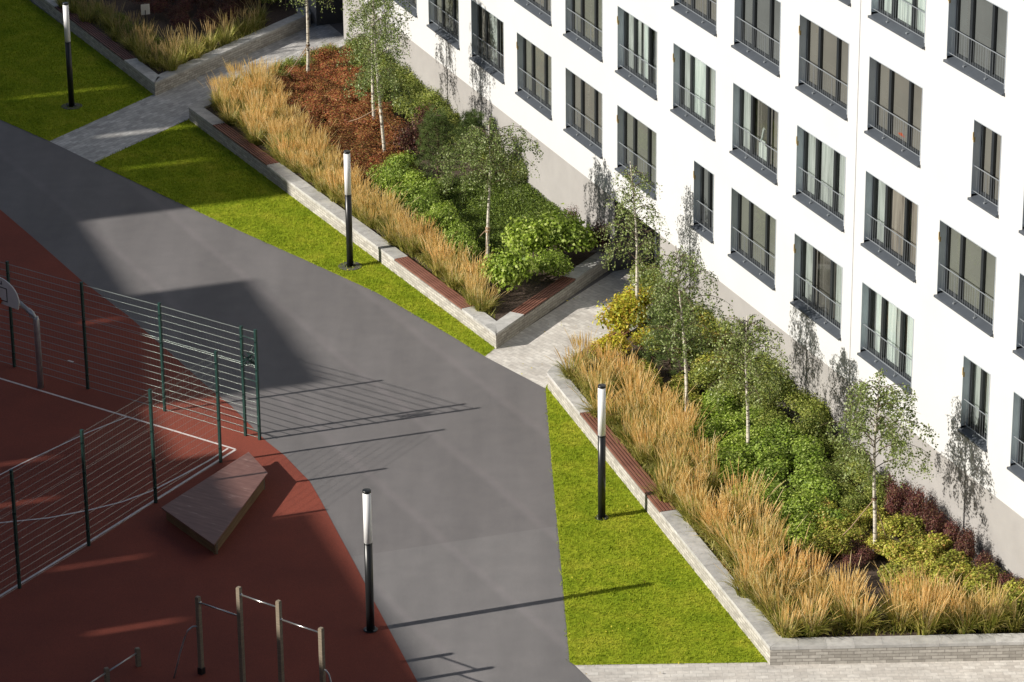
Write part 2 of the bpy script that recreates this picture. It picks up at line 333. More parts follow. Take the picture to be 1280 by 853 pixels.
# ------------------------------------------------------------------ planter walls
WALL_H, BODY_H, WW = .48, .405, .42
def offset_poly(pts, w, side):
    out = []
    n = len(pts)
    for i in range(n):
        dirs = []
        if i > 0: dirs.append((pts[i] - pts[i - 1]).normalized())
        if i < n - 1: dirs.append((pts[i + 1] - pts[i]).normalized())
        ns = [Vector((-d.y, d.x, 0)) * side for d in dirs]
        if len(ns) == 1: out.append(pts[i] + ns[0] * w)
        else:
            b = (ns[0] + ns[1]).normalized(); out.append(pts[i] + b * (w / max(.3, b.dot(ns[0]))))
    return out
def planter(name, label, outer, side, benches, bench_mat='bench_wood'):
    """outer: polyline of the outer edge; benches: (segment, start pixel, end pixel, label)"""
    o2 = [Vector((p.x, p.y, 0)) for p in outer]; inner = offset_poly(o2, WW, side)
    t = empty(name, o2[len(o2) // 2], label, 'garden wall')
    body = MB(); cop = MB(); acc = 0
    for i in range(len(o2) - 1):
        a, b, c, d = o2[i], o2[i + 1], inner[i + 1], inner[i]
        L = (b - a).length; up = Vector((0, 0, BODY_H))
        quads = ((a, b), (c, d)) if side > 0 else ((b, a), (d, c))
        for (p, q) in quads:
            u0, u1 = (acc, acc + (q - p).length)
            body.quad([p, q, q + up, p + up], [(u0, 0), (u1, 0), (u1, BODY_H), (u0, BODY_H)])
        body.quad([a + up, b + up, c + up, d + up] if side > 0 else [d + up, c + up, b + up, a + up], [(0, 0), (L, 0), (L, WW), (0, WW)])
        if i == 0: body.quad([a, d, d + up, a + up])
        if i == len(o2) - 2: body.quad([b, c, c + up, b + up])
        acc += L
        gaps = sorted([((s - a).dot((b - a).normalized()), (e - a).dot((b - a).normalized())) for (k, s, e, *_r) in benches if k == i])
        gaps = [(min(g), max(g)) for g in gaps]
        dd = (b - a).normalized(); nn = Vector((-dd.y, dd.x, 0)) * side
        # coping stones
        segs = []; x = 0.0
        for g in gaps: segs.append((x, g[0])); x = g[1]
        segs.append((x, L))
        ins = [(d - a).dot(dd), (c - a).dot(dd)]       # mitre positions of the inner edge
        for (s0, s1) in segs:
            k = max(1, round((s1 - s0) / .62))
            for j in range(k):
                e0 = s0 + (s1 - s0) * j / k + .002; e1 = s0 + (s1 - s0) * (j + 1) / k - .002
                i0 = ins[0] if (j == 0 and s0 == 0) else e0; i1 = ins[1] if (j == k - 1 and s1 == L) else e1
                pr = .012
                oa = a + dd * (e0 if e0 > .01 else 0) - nn * pr; ob = a + dd * e1 - nn * pr; ic = a + dd * i1 + nn * (WW + pr); idd = a + dd * i0 + nn * (WW + pr)
                cop.prism([oa, ob, ic, idd], BODY_H + .001, WALL_H + random.uniform(-.002, .002))
        for (k_, s, e, lab) in [(bb[0], bb[1], bb[2], bb[3]) for bb in benches if bb[0] == i]:
            g0, g1 = sorted(((s - a).dot(dd), (e - a).dot(dd)))
            bt = empty('bench', a + dd * (g0 + g1) / 2 + nn * WW / 2 + Vector((0, 0, BODY_H)), lab, 'bench')
            ns = 5; sw = (WW + .03) / ns
            for j in range(ns):
                sl = MB(); sl.box(a + dd * (g0 + .012) + nn * (-.015 + j * sw + .012) + Vector((0, 0, BODY_H + .035)), dd * (g1 - g0 - .024), nn * (sw - .034), (0, 0, .045))
                fix(sl.build('slat', M[bench_mat], bt), bt.location)
            br = MB(); nb = max(2, int((g1 - g0) / .9))
            for j in range(nb + 1):
                p = a + dd * (g0 + .05 + (g1 - g0 - .14) * j / nb); br.box(p + nn * .02 + Vector((0, 0, BODY_H + .002)), dd * .04, nn * (WW - .04), (0, 0, .031))
            fix(br.build('bearer', M['black'], bt), bt.location)
    fix(body.build('brick_base', M['wall_brick'], t), t.location); fix(cop.build('coping', M['coping'], t), t.location)
    return inner
g = lambda x, y: P(x, y, WALL_H)
def g0(x, y): q = P(x, y, WALL_H); q.z = 0; return q
midA, midB = g0(236, 134), g0(620, 417)
mid_outer = [FU(-111.2, 0, .02), midA, midB, FU(-88.3, 0, .02)]
mid_in = planter('planter_wall', 'long pale brick planter wall in the middle, with two paths at its ends and lawn along it', mid_outer, 1,
        [(1, g0(267, 156), g0(341, 205), 'shaded wooden slat bench on the middle planter wall at its far end'),
         (1, g0(497, 323), g0(587, 384), 'sunlit wooden slat bench on the long lawn side of the middle planter wall'),
         (2, g0(659, 394), g0(728, 350), 'wooden slat bench on the middle planter wall facing the sunlit path')])
right_outer = [FU(-84.5, 0, .02), g0(713, 448), g0(690, 459), g0(684.5, 466), g0(963, 809), g0(1280, 802.5), g0(1480, 799)]
right_in = planter('planter_wall', 'pale brick planter wall round the nearest planter, turning a sharp corner beside the lawn', right_outer, 1,
        [(0, g0(714, 447), g0(770, 409), 'wooden slat bench half hidden by tan grasses and yellow shrub beside the path'),
         (3, g0(726, 516), g0(826, 640), 'long wooden slat bench behind a lamp post on the nearest planter wall')])
far_outer = [g0(-70, -97), g0(193.3, 103.7), g0(388, 17), FU(-115.2, 0, .02)]
far_in = planter('planter_wall', 'shaded grey planter wall in the far corner beyond the paved path', far_outer, 1,
        [(0, g0(65, 9), g0(156, 75), 'dark shaded slat bench on the far planter wall behind a lamp post')], 'bench_wood_shade')
SOIL = .40
soil_mid = mid_in + []
sheet('soil', mid_in, SOIL, M['soil'])
sheet('soil', right_in + [FU(-53, 0), FU(-84.5, 0)], SOIL, M['soil'])
sheet('soil', far_in + [FU(-135, 0), Vector((far_in[0].x - 2, far_in[0].y + 16, 0))], SOIL, M['soil'])
sheet('gravel_strip', [FU(-88.7, 0, .003), FU(-110.2, 0, .003), FU(-110.2, 0, .4), FU(-88.9, 0, .6)], SOIL + .006, M['gravel'])
sheet('gravel_strip', [FU(-50, 0, .003), FU(-84.0, 0, .003), FU(-84.0, 0, .4), FU(-50, 0, .4)], SOIL + .006, M['gravel'])

# ------------------------------------------------------------------ apartment building
bld = empty('apartment_building', FU(-85, 0), 'white rendered apartment block with dark framed windows and a grey plinth', 'building')
BL = Vector(bld.location)
U0, PITCHU, ZB = -99.24, 3.79, 3.33
TOPZ = 18.6; UL, UR = -136.0, -52.0
wide, small = (0.0, 2.72), (1.41, 2.70)
holes = []; wins = []
small_at = {(0, 4), (0, 8), (2, 8), (4, 4), (4, 8), (6, 4), (6, 8), (3, 4)}
for r in range(0, 9):
    for k in range(-9, 14):
        u = U0 + PITCHU * k; s = small if (r, k) in small_at else wide
        z0 = ZB + 3 * r
        if r <= 4 and -9 <= k <= 11: holes.append((u + s[0], u + s[1], z0, z0 + 1.97)); wins.append((r, k, u + s[0], u + s[1], z0, s is small))
doors = [(-88.12, -84.92, 0, 2.3), (-114.4, -111.5, 0, 2.3)]
def wall_mesh(mb, u0, u1, z0, z1, hs, out=0.0):
    us = sorted({u0, u1} | {h[0] for h in hs} | {h[1] for h in hs}); zs = sorted({z0, z1} | {h[2] for h in hs} | {h[3] for h in hs})
    us = [u for u in us if u0 <= u <= u1]; zs = [z for z in zs if z0 <= z <= z1]
    for i in range(len(us) - 1):
        for j in range(len(zs) - 1):
            cu, cz = (us[i] + us[i + 1]) / 2, (zs[j] + zs[j + 1]) / 2
            if any(h[0] < cu < h[1] and h[2] < cz < h[3] for h in hs): continue
            a, b = us[i], us[i + 1]
            mb.quad([FU(a, zs[j], out), FU(b, zs[j], out), FU(b, zs[j + 1], out), FU(a, zs[j + 1], out)], [(a, zs[j]), (b, zs[j]), (b, zs[j + 1]), (a, zs[j + 1])])
mb = MB(); wall_mesh(mb, UL, UR, 2.3, TOPZ, holes)
D = -14.0
for q in ([FU(UL, 0, D), FU(UL, 0, -.02), FU(UL, TOPZ, -.02), FU(UL, TOPZ, D)], [FU(UR, 0, -.02), FU(UR, 0, D), FU(UR, TOPZ, D), FU(UR, TOPZ, -.02)], [FU(UR, 0, D), FU(UL, 0, D), FU(UL, TOPZ, D), FU(UR, TOPZ, D)]):
    mb.quad(q)
fix(mb.build('wall', M['plaster'], bld), BL)
mb = MB(); mb.quad([FU(UL, TOPZ, 0), FU(UR, TOPZ, 0), FU(UR, TOPZ, D), FU(UL, TOPZ, D)]); fix(mb.build('roof', M['plinth'], bld), BL)
mb = MB(); wall_mesh(mb, UL, UR, 0, 2.3, doors, -.02)
fix(mb.build('plinth', M['plinth'], bld), BL)
mb = MB(); mb.quad([FU(UL, 2.3, -.02), FU(UR, 2.3, -.02), FU(UR, 2.3, 0), FU(UL, 2.3, 0)][::-1]); fix(mb.build('drip_edge', M['plaster'], bld), BL)
mb = MB(); mb.box(FU(-73.27, 2.32, 0), dr * .03, fn * -.003, (0, 0, TOPZ - 2.4)); fix(mb.build('expansion_joint', M['galv'], bld), BL)
for (a, b, z0, z1) in doors:
    t = MB(); dp = -1.3
    t.quad([FU(a, 0, dp), FU(b, 0, dp), FU(b, z1, dp), FU(a, z1, dp)])
    t.quad([FU(a, 0, -.02), FU(a, 0, dp), FU(a, z1, dp), FU(a, z1, -.02)]); t.quad([FU(b, 0, dp), FU(b, 0, -.02), FU(b, z1, -.02), FU(b, z1, dp)])
    t.quad([FU(a, z1, -.02), FU(a, z1, dp), FU(b, z1, dp), FU(b, z1, -.02)])
    ent = fix(t.build('entrance', M['plinth_dark'], bld), BL)
    t = MB()
    for x in (a + .25, (a + b) / 2 - .04, b - .33): t.box(FU(x, .01, dp + .01), dr * .08, fn * -.06, (0, 0, z1 - .05))
    t.box(FU(a + .33, z1 - .14, dp + .012), dr * (b - a - .66), fn * -.05, (0, 0, .08))
    fix(t.build('door_frame', M['frame_light'], ent), BL)
    t = MB(); t.quad([FU(a + .33, .02, dp + .03), FU(b - .33, .02, dp + .03), FU(b - .33, z1 - .14, dp + .03), FU(a + .33, z1 - .14, dp + .03)]); fix(t.build('door_glass', M['glass'], ent), BL)

REC = -.20
def make_window_meshes(w, mull):
    """meshes in local axes: x along facade, y into building, z up, origin at the lower left corner of the opening"""
    Hh = 1.97; ms = {}
    L = lambda o, a, b, c, mb: mb.box(o, (a, 0, 0), (0, b, 0), (0, 0, c))
    f = MB()                                     # metal lining of the reveal
    L((0.002, -.012, .10), .018, .212, Hh - .10, f); L((w - .02, -.012, .10), .018, .212, Hh - .10, f); L((.02, -.01, Hh - .02), w - .04, .21, .018, f)
    ms['reveal'] = (f, 'reveal')
    s = MB()                                     # sloping sill with a nose and end upstands
    pr = .075
    top = [(-.01, -pr, .0), (w + .01, -pr, .0), (w + .01, .2, .075), (-.01, .2, .075)]
    s.quad(top); s.quad([(-.01, -pr, -.045), (w + .01, -pr, -.045), (w + .01, -pr, 0), (-.01, -pr, 0)])
    s.quad([(-.01, .0, -.045), (w + .01, .0, -.045), (w + .01, -pr, -.045), (-.01, -pr, -.045)])
    s.quad([(-.01, 0, -.045), (-.01, -pr, -.045), (-.01, -pr, 0), (-.01, 0, .02)]); s.quad([(w + .01, -pr, -.045), (w + .01, 0, -.045), (w + .01, 0, .02), (w + .01, -pr, 0)])
    s.box((-.022, -pr - .004, -.048), (.012, 0, 0), (0, pr + .0, .0), (0, 0, .062)); s.box((w + .011, -pr - .004, -.048), (.012, 0, 0), (0, pr + .0, 0), (0, 0, .062))
    ms['sill'] = (s, 'frame_light')
    fr = MB(); y = .205; t = .05
    L((.02, y, .06), w - .04, .07, .09, fr); L((.02, y, Hh - .09), w - .04, .07, .07, fr); L((.02, y, .15), .06, .07, Hh - .24, fr); L((w - .08, y, .15), .06, .07, Hh - .24, fr)
    for m_, mw in mull: L((m_ - mw / 2, y - .012, .15), mw, .06, Hh - .24, fr)
    ms['frame'] = (fr, 'frame_dark')
    gl = MB(); gl.quad([(.05, y + .04, .1), (w - .05, y + .04, .1), (w - .05, y + .04, Hh - .05), (.05, y + .04, Hh - .05)]); ms['pane'] = (gl, 'glass')
    ra = MB(); ry = .055
    ra.tube([(.02, ry, .80), (w - .02, ry, .80)], .013, 6); ra.tube([(.02, ry, .17), (w - .02, ry, .17)], .011, 6)
    nb = int((w - .1) / .105)
    for j in range(1, nb): ra.tube([(.02 + (w - .04) * j / nb, ry, .17), (.02 + (w - .04) * j / nb, ry, .80)], .004, 4, False)
    for m_, mw in mull:
        ra.tube([(m_, ry, .03), (m_, ry, .80)], .008, 6); ra.box((m_ - .03, ry - .03, .03), (.06, 0, 0), (0, .06, 0), (0, 0, .035))
    ms['railing'] = (ra, 'rail')
    rm = MB(); dp = 1.6; y0 = .3
    rm.quad([(0, dp, -.3), (w, dp, -.3), (w, dp, Hh + .3), (0, dp, Hh + .3)]); rm.quad([(-.0, y0, -.3), (0, dp, -.3), (0, dp, Hh + .3), (0, y0, Hh + .3)])
    rm.quad([(w, dp, -.3), (w, y0, -.3), (w, y0, Hh + .3), (w, dp, Hh + .3)]); rm.quad([(0, y0, -.3), (w, y0, -.3), (w, dp, -.3), (0, dp, -.3)]); rm.quad([(0, y0, Hh + .3), (0, dp, Hh + .3), (w, dp, Hh + .3), (w, y0, Hh + .3)])
    ms['interior'] = (rm, 'room')
    return ms
def mesh_of(mb, mat, name):
    o = mb.build(name, mat); me = o.data; bpy.data.objects.remove(o); return me
win_meshes = {}
for key, w, mull in (('w', 2.72, ((.74, .12), (1.74, .11))), ('s', 1.29, ((.56, .11),))):
    win_meshes[key] = {nm: mesh_of(mb, M[mt], nm) for nm, (mb, mt) in make_window_meshes(w, mull).items()}
def hanging(x0, x1, y, z0, z1, amp, wl, seed):
    mb = MB(); n = max(4, int((x1 - x0) / .03)); rr = random.Random(seed); ph = rr.random() * 6
    pts = [(x0 + (x1 - x0) * i / n, y + amp * math.sin(2 * math.pi * i / n * (x1 - x0) / wl + ph + .8 * math.sin(i * .37))) for i in range(n + 1)]
    for i in range(n):
        (a, b), (c, d) = pts[i], pts[i + 1]
        mb.quad([(a, b, z0), (c, d, z0), (c, d, z1), (a, b, z1)], [(a, z0), (c, z0), (c, z1), (a, z1)])
    return mb
# curtains and blinds seen through particular windows: (row, column) -> (kind, x0, x1) list
cur = {(0, 0): [('curtain_pale', .8, 1.7), ('blind_grey', 1.75, 2.7)], (1, 3): [('curtain_pale', .1, 1.0), ('curtain_white', 1.15, 1.7), ('curtain_white', 2.0, 2.25)],
       (1, 4): [('curtain_pale', .1, .75), ('curtain_white', .8, 1.65), ('curtain_pale', 1.8, 2.6)], (1, 6): [('curtain_pale', .1, .7), ('curtain_pale', .8, 1.8), ('curtain_pale', 1.85, 2.7)],
       (1, 7): [('curtain_pale', .1, .75), ('curtain_beige', .85, 1.75), ('curtain_beige', 1.9, 2.6)], (0, 7): [('curtain_white', .2, .7), ('curtain_white', .85, 1.3), ('curtain_pale', 1.35, 1.7), ('curtain_white', 1.85, 2.5)],
       (0, 8): [('curtain_pale', .05, .5), ('curtain_pale', .65, 1.25)], (3, 7): [('curtain_white', .1, .7), ('curtain_white', .8, 1.65), ('curtain_white', 1.8, 2.7)],
       (0, 6): [('curtain_pale', .1, .45), ('blind_warm', .8, 1.7), ('curtain_pale', 1.8, 2.6)], (1, 5): [('curtain_pale', .1, .7), ('blind_warm', .9, 1.6)], (0, 9): [('curtain_pale', .1, .7), ('curtain_pale', .8, 2.6)]}
tones = ['blind_warm', 'blind_olive', 'blind_warm', 'blind_grey', 'blind_olive']
ang = math.atan2(dr.y, dr.x)
vis = {(0, 5): 'blind_olive', (0, 8): None, (1, 8): 'blind_olive', (2, 7): 'blind_warm', (2, 6): 'blind_warm', (3, 8): 'blind_grey', (2, 8): 'blind_warm', (2, 5): 'blind_grey', (0, 4): 'blind_grey'}
for (r, k, a, b, z0, sm) in wins:
    ms = win_meshes['s' if sm else 'w']; w = b - a
    we = link('window', ms['frame'], bld); we.location = FU(a, z0) - BL; we.rotation_euler = (0, 0, ang)
    for nm in ('reveal', 'sill', 'pane', 'railing', 'interior'): link(nm, ms[nm], we)
    rr = random.Random(r * 31 + k)
    lst = cur.get((r, k))
    if not lst:
        tone = vis.get((r, k)) or rr.choice(tones)
        lst = [(tone, .08, w - .08)]
    if not lst[0][0].startswith('blind'): lst = lst + [(['blind_warm', 'blind_grey', 'blind_olive'][(r + k) % 3] + '', .06, w - .06)]
    for (mt, x0, x1) in lst:
        x1 = min(x1, w - .05)
        bl = mt.startswith('blind')
        h = hanging(x0, x1, .275 if bl and len(lst) == 1 else .34 if bl else .30, .1, 1.95, .0 if bl else .018, .5 if bl else .15, r * 50 + k * 7 + int(x0 * 10))
        h.build('blind' if bl else 'curtain', M[mt], we)
    if (r, k) in {(0, 1), (0, 3), (1, 3), (1, 4), (2, 6), (2, 8), (1, 8), (0, 8), (0, 4), (0, 6), (1, 6), (3, 8)}:
        y = MB(); y.box((.004, -.03, 1.45), (.02, 0, 0), (0, .03, 0), (0, 0, .2)); y.box((.022, -.02, 1.40), (.012, 0, 0), (0, .05, 0), (0, 0, .12)); y.build('fixing_tag', M['yellow'], we)
# things on a few window sills inside
def indoor(name, r, k, x, label, cat, fn_):
    u = U0 + PITCHU * k; loc = FU(u + x, ZB + 3 * r + .1, -.33)
    t = MB(); fn_(t); o = t.build(name, M[{'box': 'yellow', 'laundry_basket': 'curtain_white', 'cushion': 'orange', 'clothes_rack': 'galv'}.get(name, 'curtain_white')])
    o.location = loc; o.rotation_euler = (0, 0, ang); tag(o, label, cat); return o
indoor('box', 1, 4, .2, 'yellow box indoors behind the railing of a window with white curtains', 'box', lambda t: (t.box((0, 0, .02), (.34, 0, 0), (0, .04, 0), (0, 0, .36)), t.box((-.01, -.005, .38), (.36, 0, 0), (0, .05, 0), (0, 0, .03))))
indoor('cushion', 2, 7, 1.05, 'red cushion indoors behind a third floor window railing', 'cushion', lambda t: t.tube([(0, 0, .12), (.04, 0, .15), (.2, .02, .18), (.36, 0, .15), (.40, 0, .12)], [.02, .06, .09, .06, .02], 8))
def rack(t):
    for x in (0, .55): t.tube([(x, 0, 0), (x + .05, 0, .75)], .014, 6)
    for z in (.2, .45, .75): t.tube([(0, 0, z), (.6, 0, z)], .010, 6)
    for j in range(5): t.box((.06 + j * .1, -.01, .38), (.07, 0, 0), (0, .02, 0), (0, 0, .34))
indoor('clothes_rack', 2, 6, 2.0, 'pale clothes rack standing indoors at the right of a window', 'clothes rack', rack)
def heap(t):
    t.box((0, 0, 0), (.5, 0, 0), (0, .02, 0), (0, 0, .42)); t.box((.08, -.01, .42), (.3, 0, 0), (0, .03, 0), (0, 0, .14)); t.tube([(.15, 0, .5), (.3, 0, .9)], [.03, .05], 7)
indoor('storage_box', 2, 7, .12, 'white storage box piled with laundry indoors at the left of a window', 'box', heap)
indoor('storage_box', 1, 5, .95, 'white box and papers on the sill indoors under an open blind', 'box', heap)

# ------------------------------------------------------------------ neighbouring blocks that shade the yard (left of the picture)
TE = math.tan(SUN_EL); S0 = -20.0
def block(t0, t1, s_end, label, slots=()):
    h = (s_end - S0) * TE; base = sd * S0 + td * (t0 + t1) / 2
    e = empty('neighbouring_block', base, label, 'building', 'neighbouring blocks across the yard')
    ps = lambda s, t, z: sd * s + td * t + Vector((0, 0, z))
    body = MB(); hs = h - 6.0 if slots else h
    body.box(ps(S0 - 12, t0, 0), sd * 12, td * (t1 - t0), (0, 0, hs))
    fix(body.build('wall', M['brickblock'], e), base)
    if slots:      # added screen, slots shaped to throw light streaks on the ground
        sc = MB(); us = sorted({t0, t1} | {x for s_ in slots for x in s_[:2]}); zs = sorted({hs, h} | {(x - S0) * TE for s_ in slots for x in s_[2:4]})
        for i in range(len(us) - 1):
            for j in range(len(zs) - 1):
                cu, cz = (us[i] + us[i + 1]) / 2, (zs[j] + zs[j + 1]) / 2
                if any(s_[0] < cu < s_[1] and (s_[2] - S0) * TE < cz < (s_[3] - S0) * TE for s_ in slots): continue
                sc.box(ps(S0 - .3, us[i], zs[j]), sd * .3, td * (us[i + 1] - us[i]), (0, 0, zs[j + 1] - zs[j]))
        fix(sc.build('streak_screen', M['brickblock'], e), base)
    wn_ = MB(); 
    for z in range(int(hs // 3)):
        n = max(1, int((t1 - t0) // 3))
        for j in range(n):
            tt = t0 + (t1 - t0) * (j + .5) / n
            wn_.box(ps(S0 + .003, tt - .7, z * 3 + 1), sd * .03, td * 1.4, (0, 0, 1.5))
    fix(wn_.build('window', M['blockglass'], e), base); e.children[-1]['kind'] = 'stuff'
def px_st(x, y):
    p = P(x, y); return p.dot(sd), p.dot(td)
block(40, 77.6, 20.8, 'rendered apartment block across the yard beyond the gym bars', ((72.88, 73.0, 14, 16.4), (76.55, 76.63, 13.8, 16.4)))
block(77.6, 81.9, 19.7, 'rendered block with a stepped roof across the yard', ((80.6, 80.7, 12.6, 15), ))
block(81.9, 85.5, 18.3, 'narrow lower stair block across the yard beyond the court', ((83.1, 83.18, 12.5, 15.5), ))
block(85.5, 93.6, 23.4, 'taller rendered block across the yard beyond the basketball hoop', ((91.9, 92.0, 17.9, 19.3), ))
block(93.6, 100.1, 19.8, 'lower rendered block across the yard between two taller ones')
block(100.1, 115.1, 27.4, 'long rendered block across the yard facing the far lawn', ((104.2, 104.32, 22, 25), (107.5, 107.72, 22, 25.4), (112.4, 112.52, 20, 24)))
block(115.1, 150, 48.0, 'tall rendered tower block at the far end of the yard')
vb = empty('viewpoint_block', (0, -9, 0), 'tall rendered apartment block from whose upper floor the yard is seen', 'building')
m = MB(); m.box((-45, -17, 0), (90, 0, 0), (0, 15, 0), (0, 0, 46)); fix(m.build('wall', M['brickblock'], vb), (0, -9, 0))
m = MB()
for z in range(15):
    for k in range(22): m.box((-43 + k * 4, -2.01, z * 3 + 1), (1.8, 0, 0), (0, .03, 0), (0, 0, 1.5))
o = fix(m.build('window', M['blockglass'], vb), (0, -9, 0)); o['kind'] = 'stuff'

# ------------------------------------------------------------------ lawn blades
def tri_area(a, b, c): return abs((b[0] - a[0]) * (c[1] - a[1]) - (c[0] - a[0]) * (b[1] - a[1])) / 2
def inpoly(px, py, poly):
    x = np.array([p[0] for p in poly]); y = np.array([p[1] for p in poly]); ins = np.zeros(len(px), bool); n = len(poly)
    for i in range(n):
        j = (i - 1) % n; c = ((y[i] > py) != (y[j] > py)); xi = (x[j] - x[i]) * (py - y[i]) / (y[j] - y[i] + 1e-12) + x[i]; ins ^= c & (px < xi)
    return ins
def sample(poly, dens):
    x = np.array([p[0] for p in poly]); y = np.array([p[1] for p in poly]); A = (x.max() - x.min()) * (y.max() - y.min()); n = int(A * dens)
    px = rng.uniform(x.min(), x.max(), n); py = rng.uniform(y.min(), y.max(), n); k = inpoly(px, py, poly); return px[k], py[k]
def in_view(px, py, margin=60):
    q = np.stack([px, py, np.full_like(px, -CAM_H)], 1); f = q @ np.array(cF); X = W0 / 2 + F_PX * (q @ np.array(cR)) / f; Y = H0 / 2 - F_PX * (q @ np.array(cU)) / f
    return (X > -margin) & (X < W0 + margin) & (Y > -margin) & (Y < H0 + margin)
def np_mesh(name, V, nper, mats, parent=None, smooth=False):
    """V: (faces*nper, 3) separate polygons of nper corners"""
    nf = len(V) // nper; me = bpy.data.meshes.new(name); me.vertices.add(len(V)); me.vertices.foreach_set('co', V.astype('f').ravel())
    me.loops.add(len(V)); me.loops.foreach_set('vertex_index', np.arange(len(V), dtype='i'))
    me.polygons.add(nf); me.polygons.foreach_set('loop_start', np.arange(0, len(V), nper, dtype='i'))
    me.update(calc_edges=True)
    for m in (mats if isinstance(mats, list) else [mats]): me.materials.append(m)
    return me
def blades(poly, dens, hmin, hmax, wid, z, mat, name, lean=.5):
    px, py = sample(poly, dens); k = in_view(px, py); px, py = px[k] + rng.normal(0, .035, k.sum()), py[k] + rng.normal(0, .035, k.sum()); n = len(px)
    a = rng.uniform(0, 2 * np.pi, n); h = rng.uniform(hmin, hmax, n); l = rng.normal(0, lean, (n, 2)) * h[:, None]
    w = wid * rng.uniform(.6, 1.3, n); V = np.empty((n, 3, 3)); dx, dy = np.cos(a) * w / 2, np.sin(a) * w / 2
    V[:, 0] = np.stack([px - dx, py - dy, np.full(n, z)], 1); V[:, 1] = np.stack([px + dx, py + dy, np.full(n, z)], 1); V[:, 2] = np.stack([px + l[:, 0], py + l[:, 1], z + h], 1)
    return link(name, np_mesh(name, V.reshape(-1, 3), 3, mat))
for pl, lab in ((lawnA, 'short green grass on the shaded far lawn'), (lawnB, 'short green grass on the lawn strip beside the middle planter'), (lawnC, 'short bright green grass on the near lawn')):
    tag(blades(pl, 620, .03, .075, .022, .01, M['blades'], 'grass'), lab, 'grass', kind='stuff')

fl = [sample(lawnC, 1.2), sample(lawnB, .8), sample(path2, 1.6), sample(path3, .7), sample(lawnA, .5)]
fx = np.concatenate([q[0] for q in fl]); fy = np.concatenate([q[1] for q in fl]); n = len(fx); fn_r = rng.normal(0, .35, (n, 3)) + np.array([0, 0, 1]); fn_r /= np.linalg.norm(fn_r, axis=1)[:, None]
def leaf_quads(c, nrm, size, asp=.62, jitter=.25):
    n = len(c); a = rng.normal(size=(n, 3)); t = np.cross(nrm, a); t /= np.linalg.norm(t, axis=1)[:, None] + 1e-9; b = np.cross(nrm, t)
    s = size * rng.uniform(.7, 1.3, n)[:, None]; V = np.empty((n, 4, 3)); fold = nrm * s * .12
    V[:, 0] = c - t * s * .5; V[:, 1] = c + b * s * .5 * asp + fold; V[:, 2] = c + t * s * .5; V[:, 3] = c - b * s * .5 * asp + fold
    return V.reshape(-1, 3)
tag(link('fallen_leaves', np_mesh('fallen_leaves', leaf_quads(np.stack([fx, fy, np.full(n, .055)], 1), fn_r, .06), 4, M['yellow_leaf'])), 'small fallen yellow leaves scattered over the lawns and paths', 'leaves', kind='stuff')

# ------------------------------------------------------------------ lamps
def lamp(px, py, label):
    b = P(px, py); t = empty('street_lamp', b, label, 'lamp', 'lamp posts of the yard'); H, r = 3.66, .098
    def cyl(name, z0, z1, ra, mat, pr=None):
        m = MB(); m.tube([(0, 0, z0), (0, 0, z0 + .001), (0, 0, z1 - .001), (0, 0, z1)], [ra * .94, ra, ra, ra * .94], 24); return m.build(name, M[mat], t, True)
    cyl('base_plate', .014, .03, .17, 'black'); cyl('post', .02, 2.30, r, 'black'); cyl('diffuser', 2.30, 3.60, r * 1.0, 'opal'); cyl('cap', 3.60, 3.66, r * 1.04, 'black'); cyl('collar', 2.27, 2.31, r * 1.03, 'black')
    m = MB()
    for a in range(4): m.tube([(math.cos(a * 1.57 + .7) * .135, math.sin(a * 1.57 + .7) * .135, .03), (math.cos(a * 1.57 + .7) * .135, math.sin(a * 1.57 + .7) * .135, .055)], .014, 6)
    m.build('bolt', M['galv'], t)
    return t
lamp(89.7, 133.6, 'black and white lamp post on the shaded far lawn')
lamp(437.7, 333.6, 'black and white lamp post on the lawn beside the middle planter wall')
lamp(752.1, 648, 'black and white lamp post on the near lawn before a long bench')
lamp(463.2, 788, 'black and white lamp post on the red court edge by the asphalt')
for (x, y) in ((89.7, 133.6), (437.7, 333.6)):
    c = P(x, y); m = MB(); m.tube([(c.x, c.y, .0), (c.x, c.y, .03)], .36, 12); tag(m.build('lamp_pad', M['pad']), kind='structure')

# ------------------------------------------------------------------ court lines
def stripe(pts, w, z=.009):
    pts = [Vector((p.x, p.y, 0)) for p in pts]; a = offset_poly(pts, w / 2, 1); b = offset_poly(pts, w / 2, -1); mb = MB()
    for i in range(len(pts) - 1): mb.quad([(q.x, q.y, z) for q in (b[i], b[i + 1], a[i + 1], a[i])])
    return tag(mb.build('court_line', M['line']), kind='structure')
stripe([P(-140, 427), P(0, 473.5), P(294, 562)], .07)
stripe([P(294.5, 562.5), P(112, 677), P(0, 745.5), P(-100, 806)], .07, .0095)
stripe([P(285, 561), P(260, 577), P(225, 596), P(190, 614), P(152, 628), P(112, 638), P(60, 648), P(0, 654), P(-60, 655)], .06, .0088)
stripe([P(158, 522), P(110, 541), P(61, 564), P(27, 580), P(0, 594), P(-80, 634)], .05, .0092)
stripe([P(85, 451), P(92, 453)], .06, .0092)

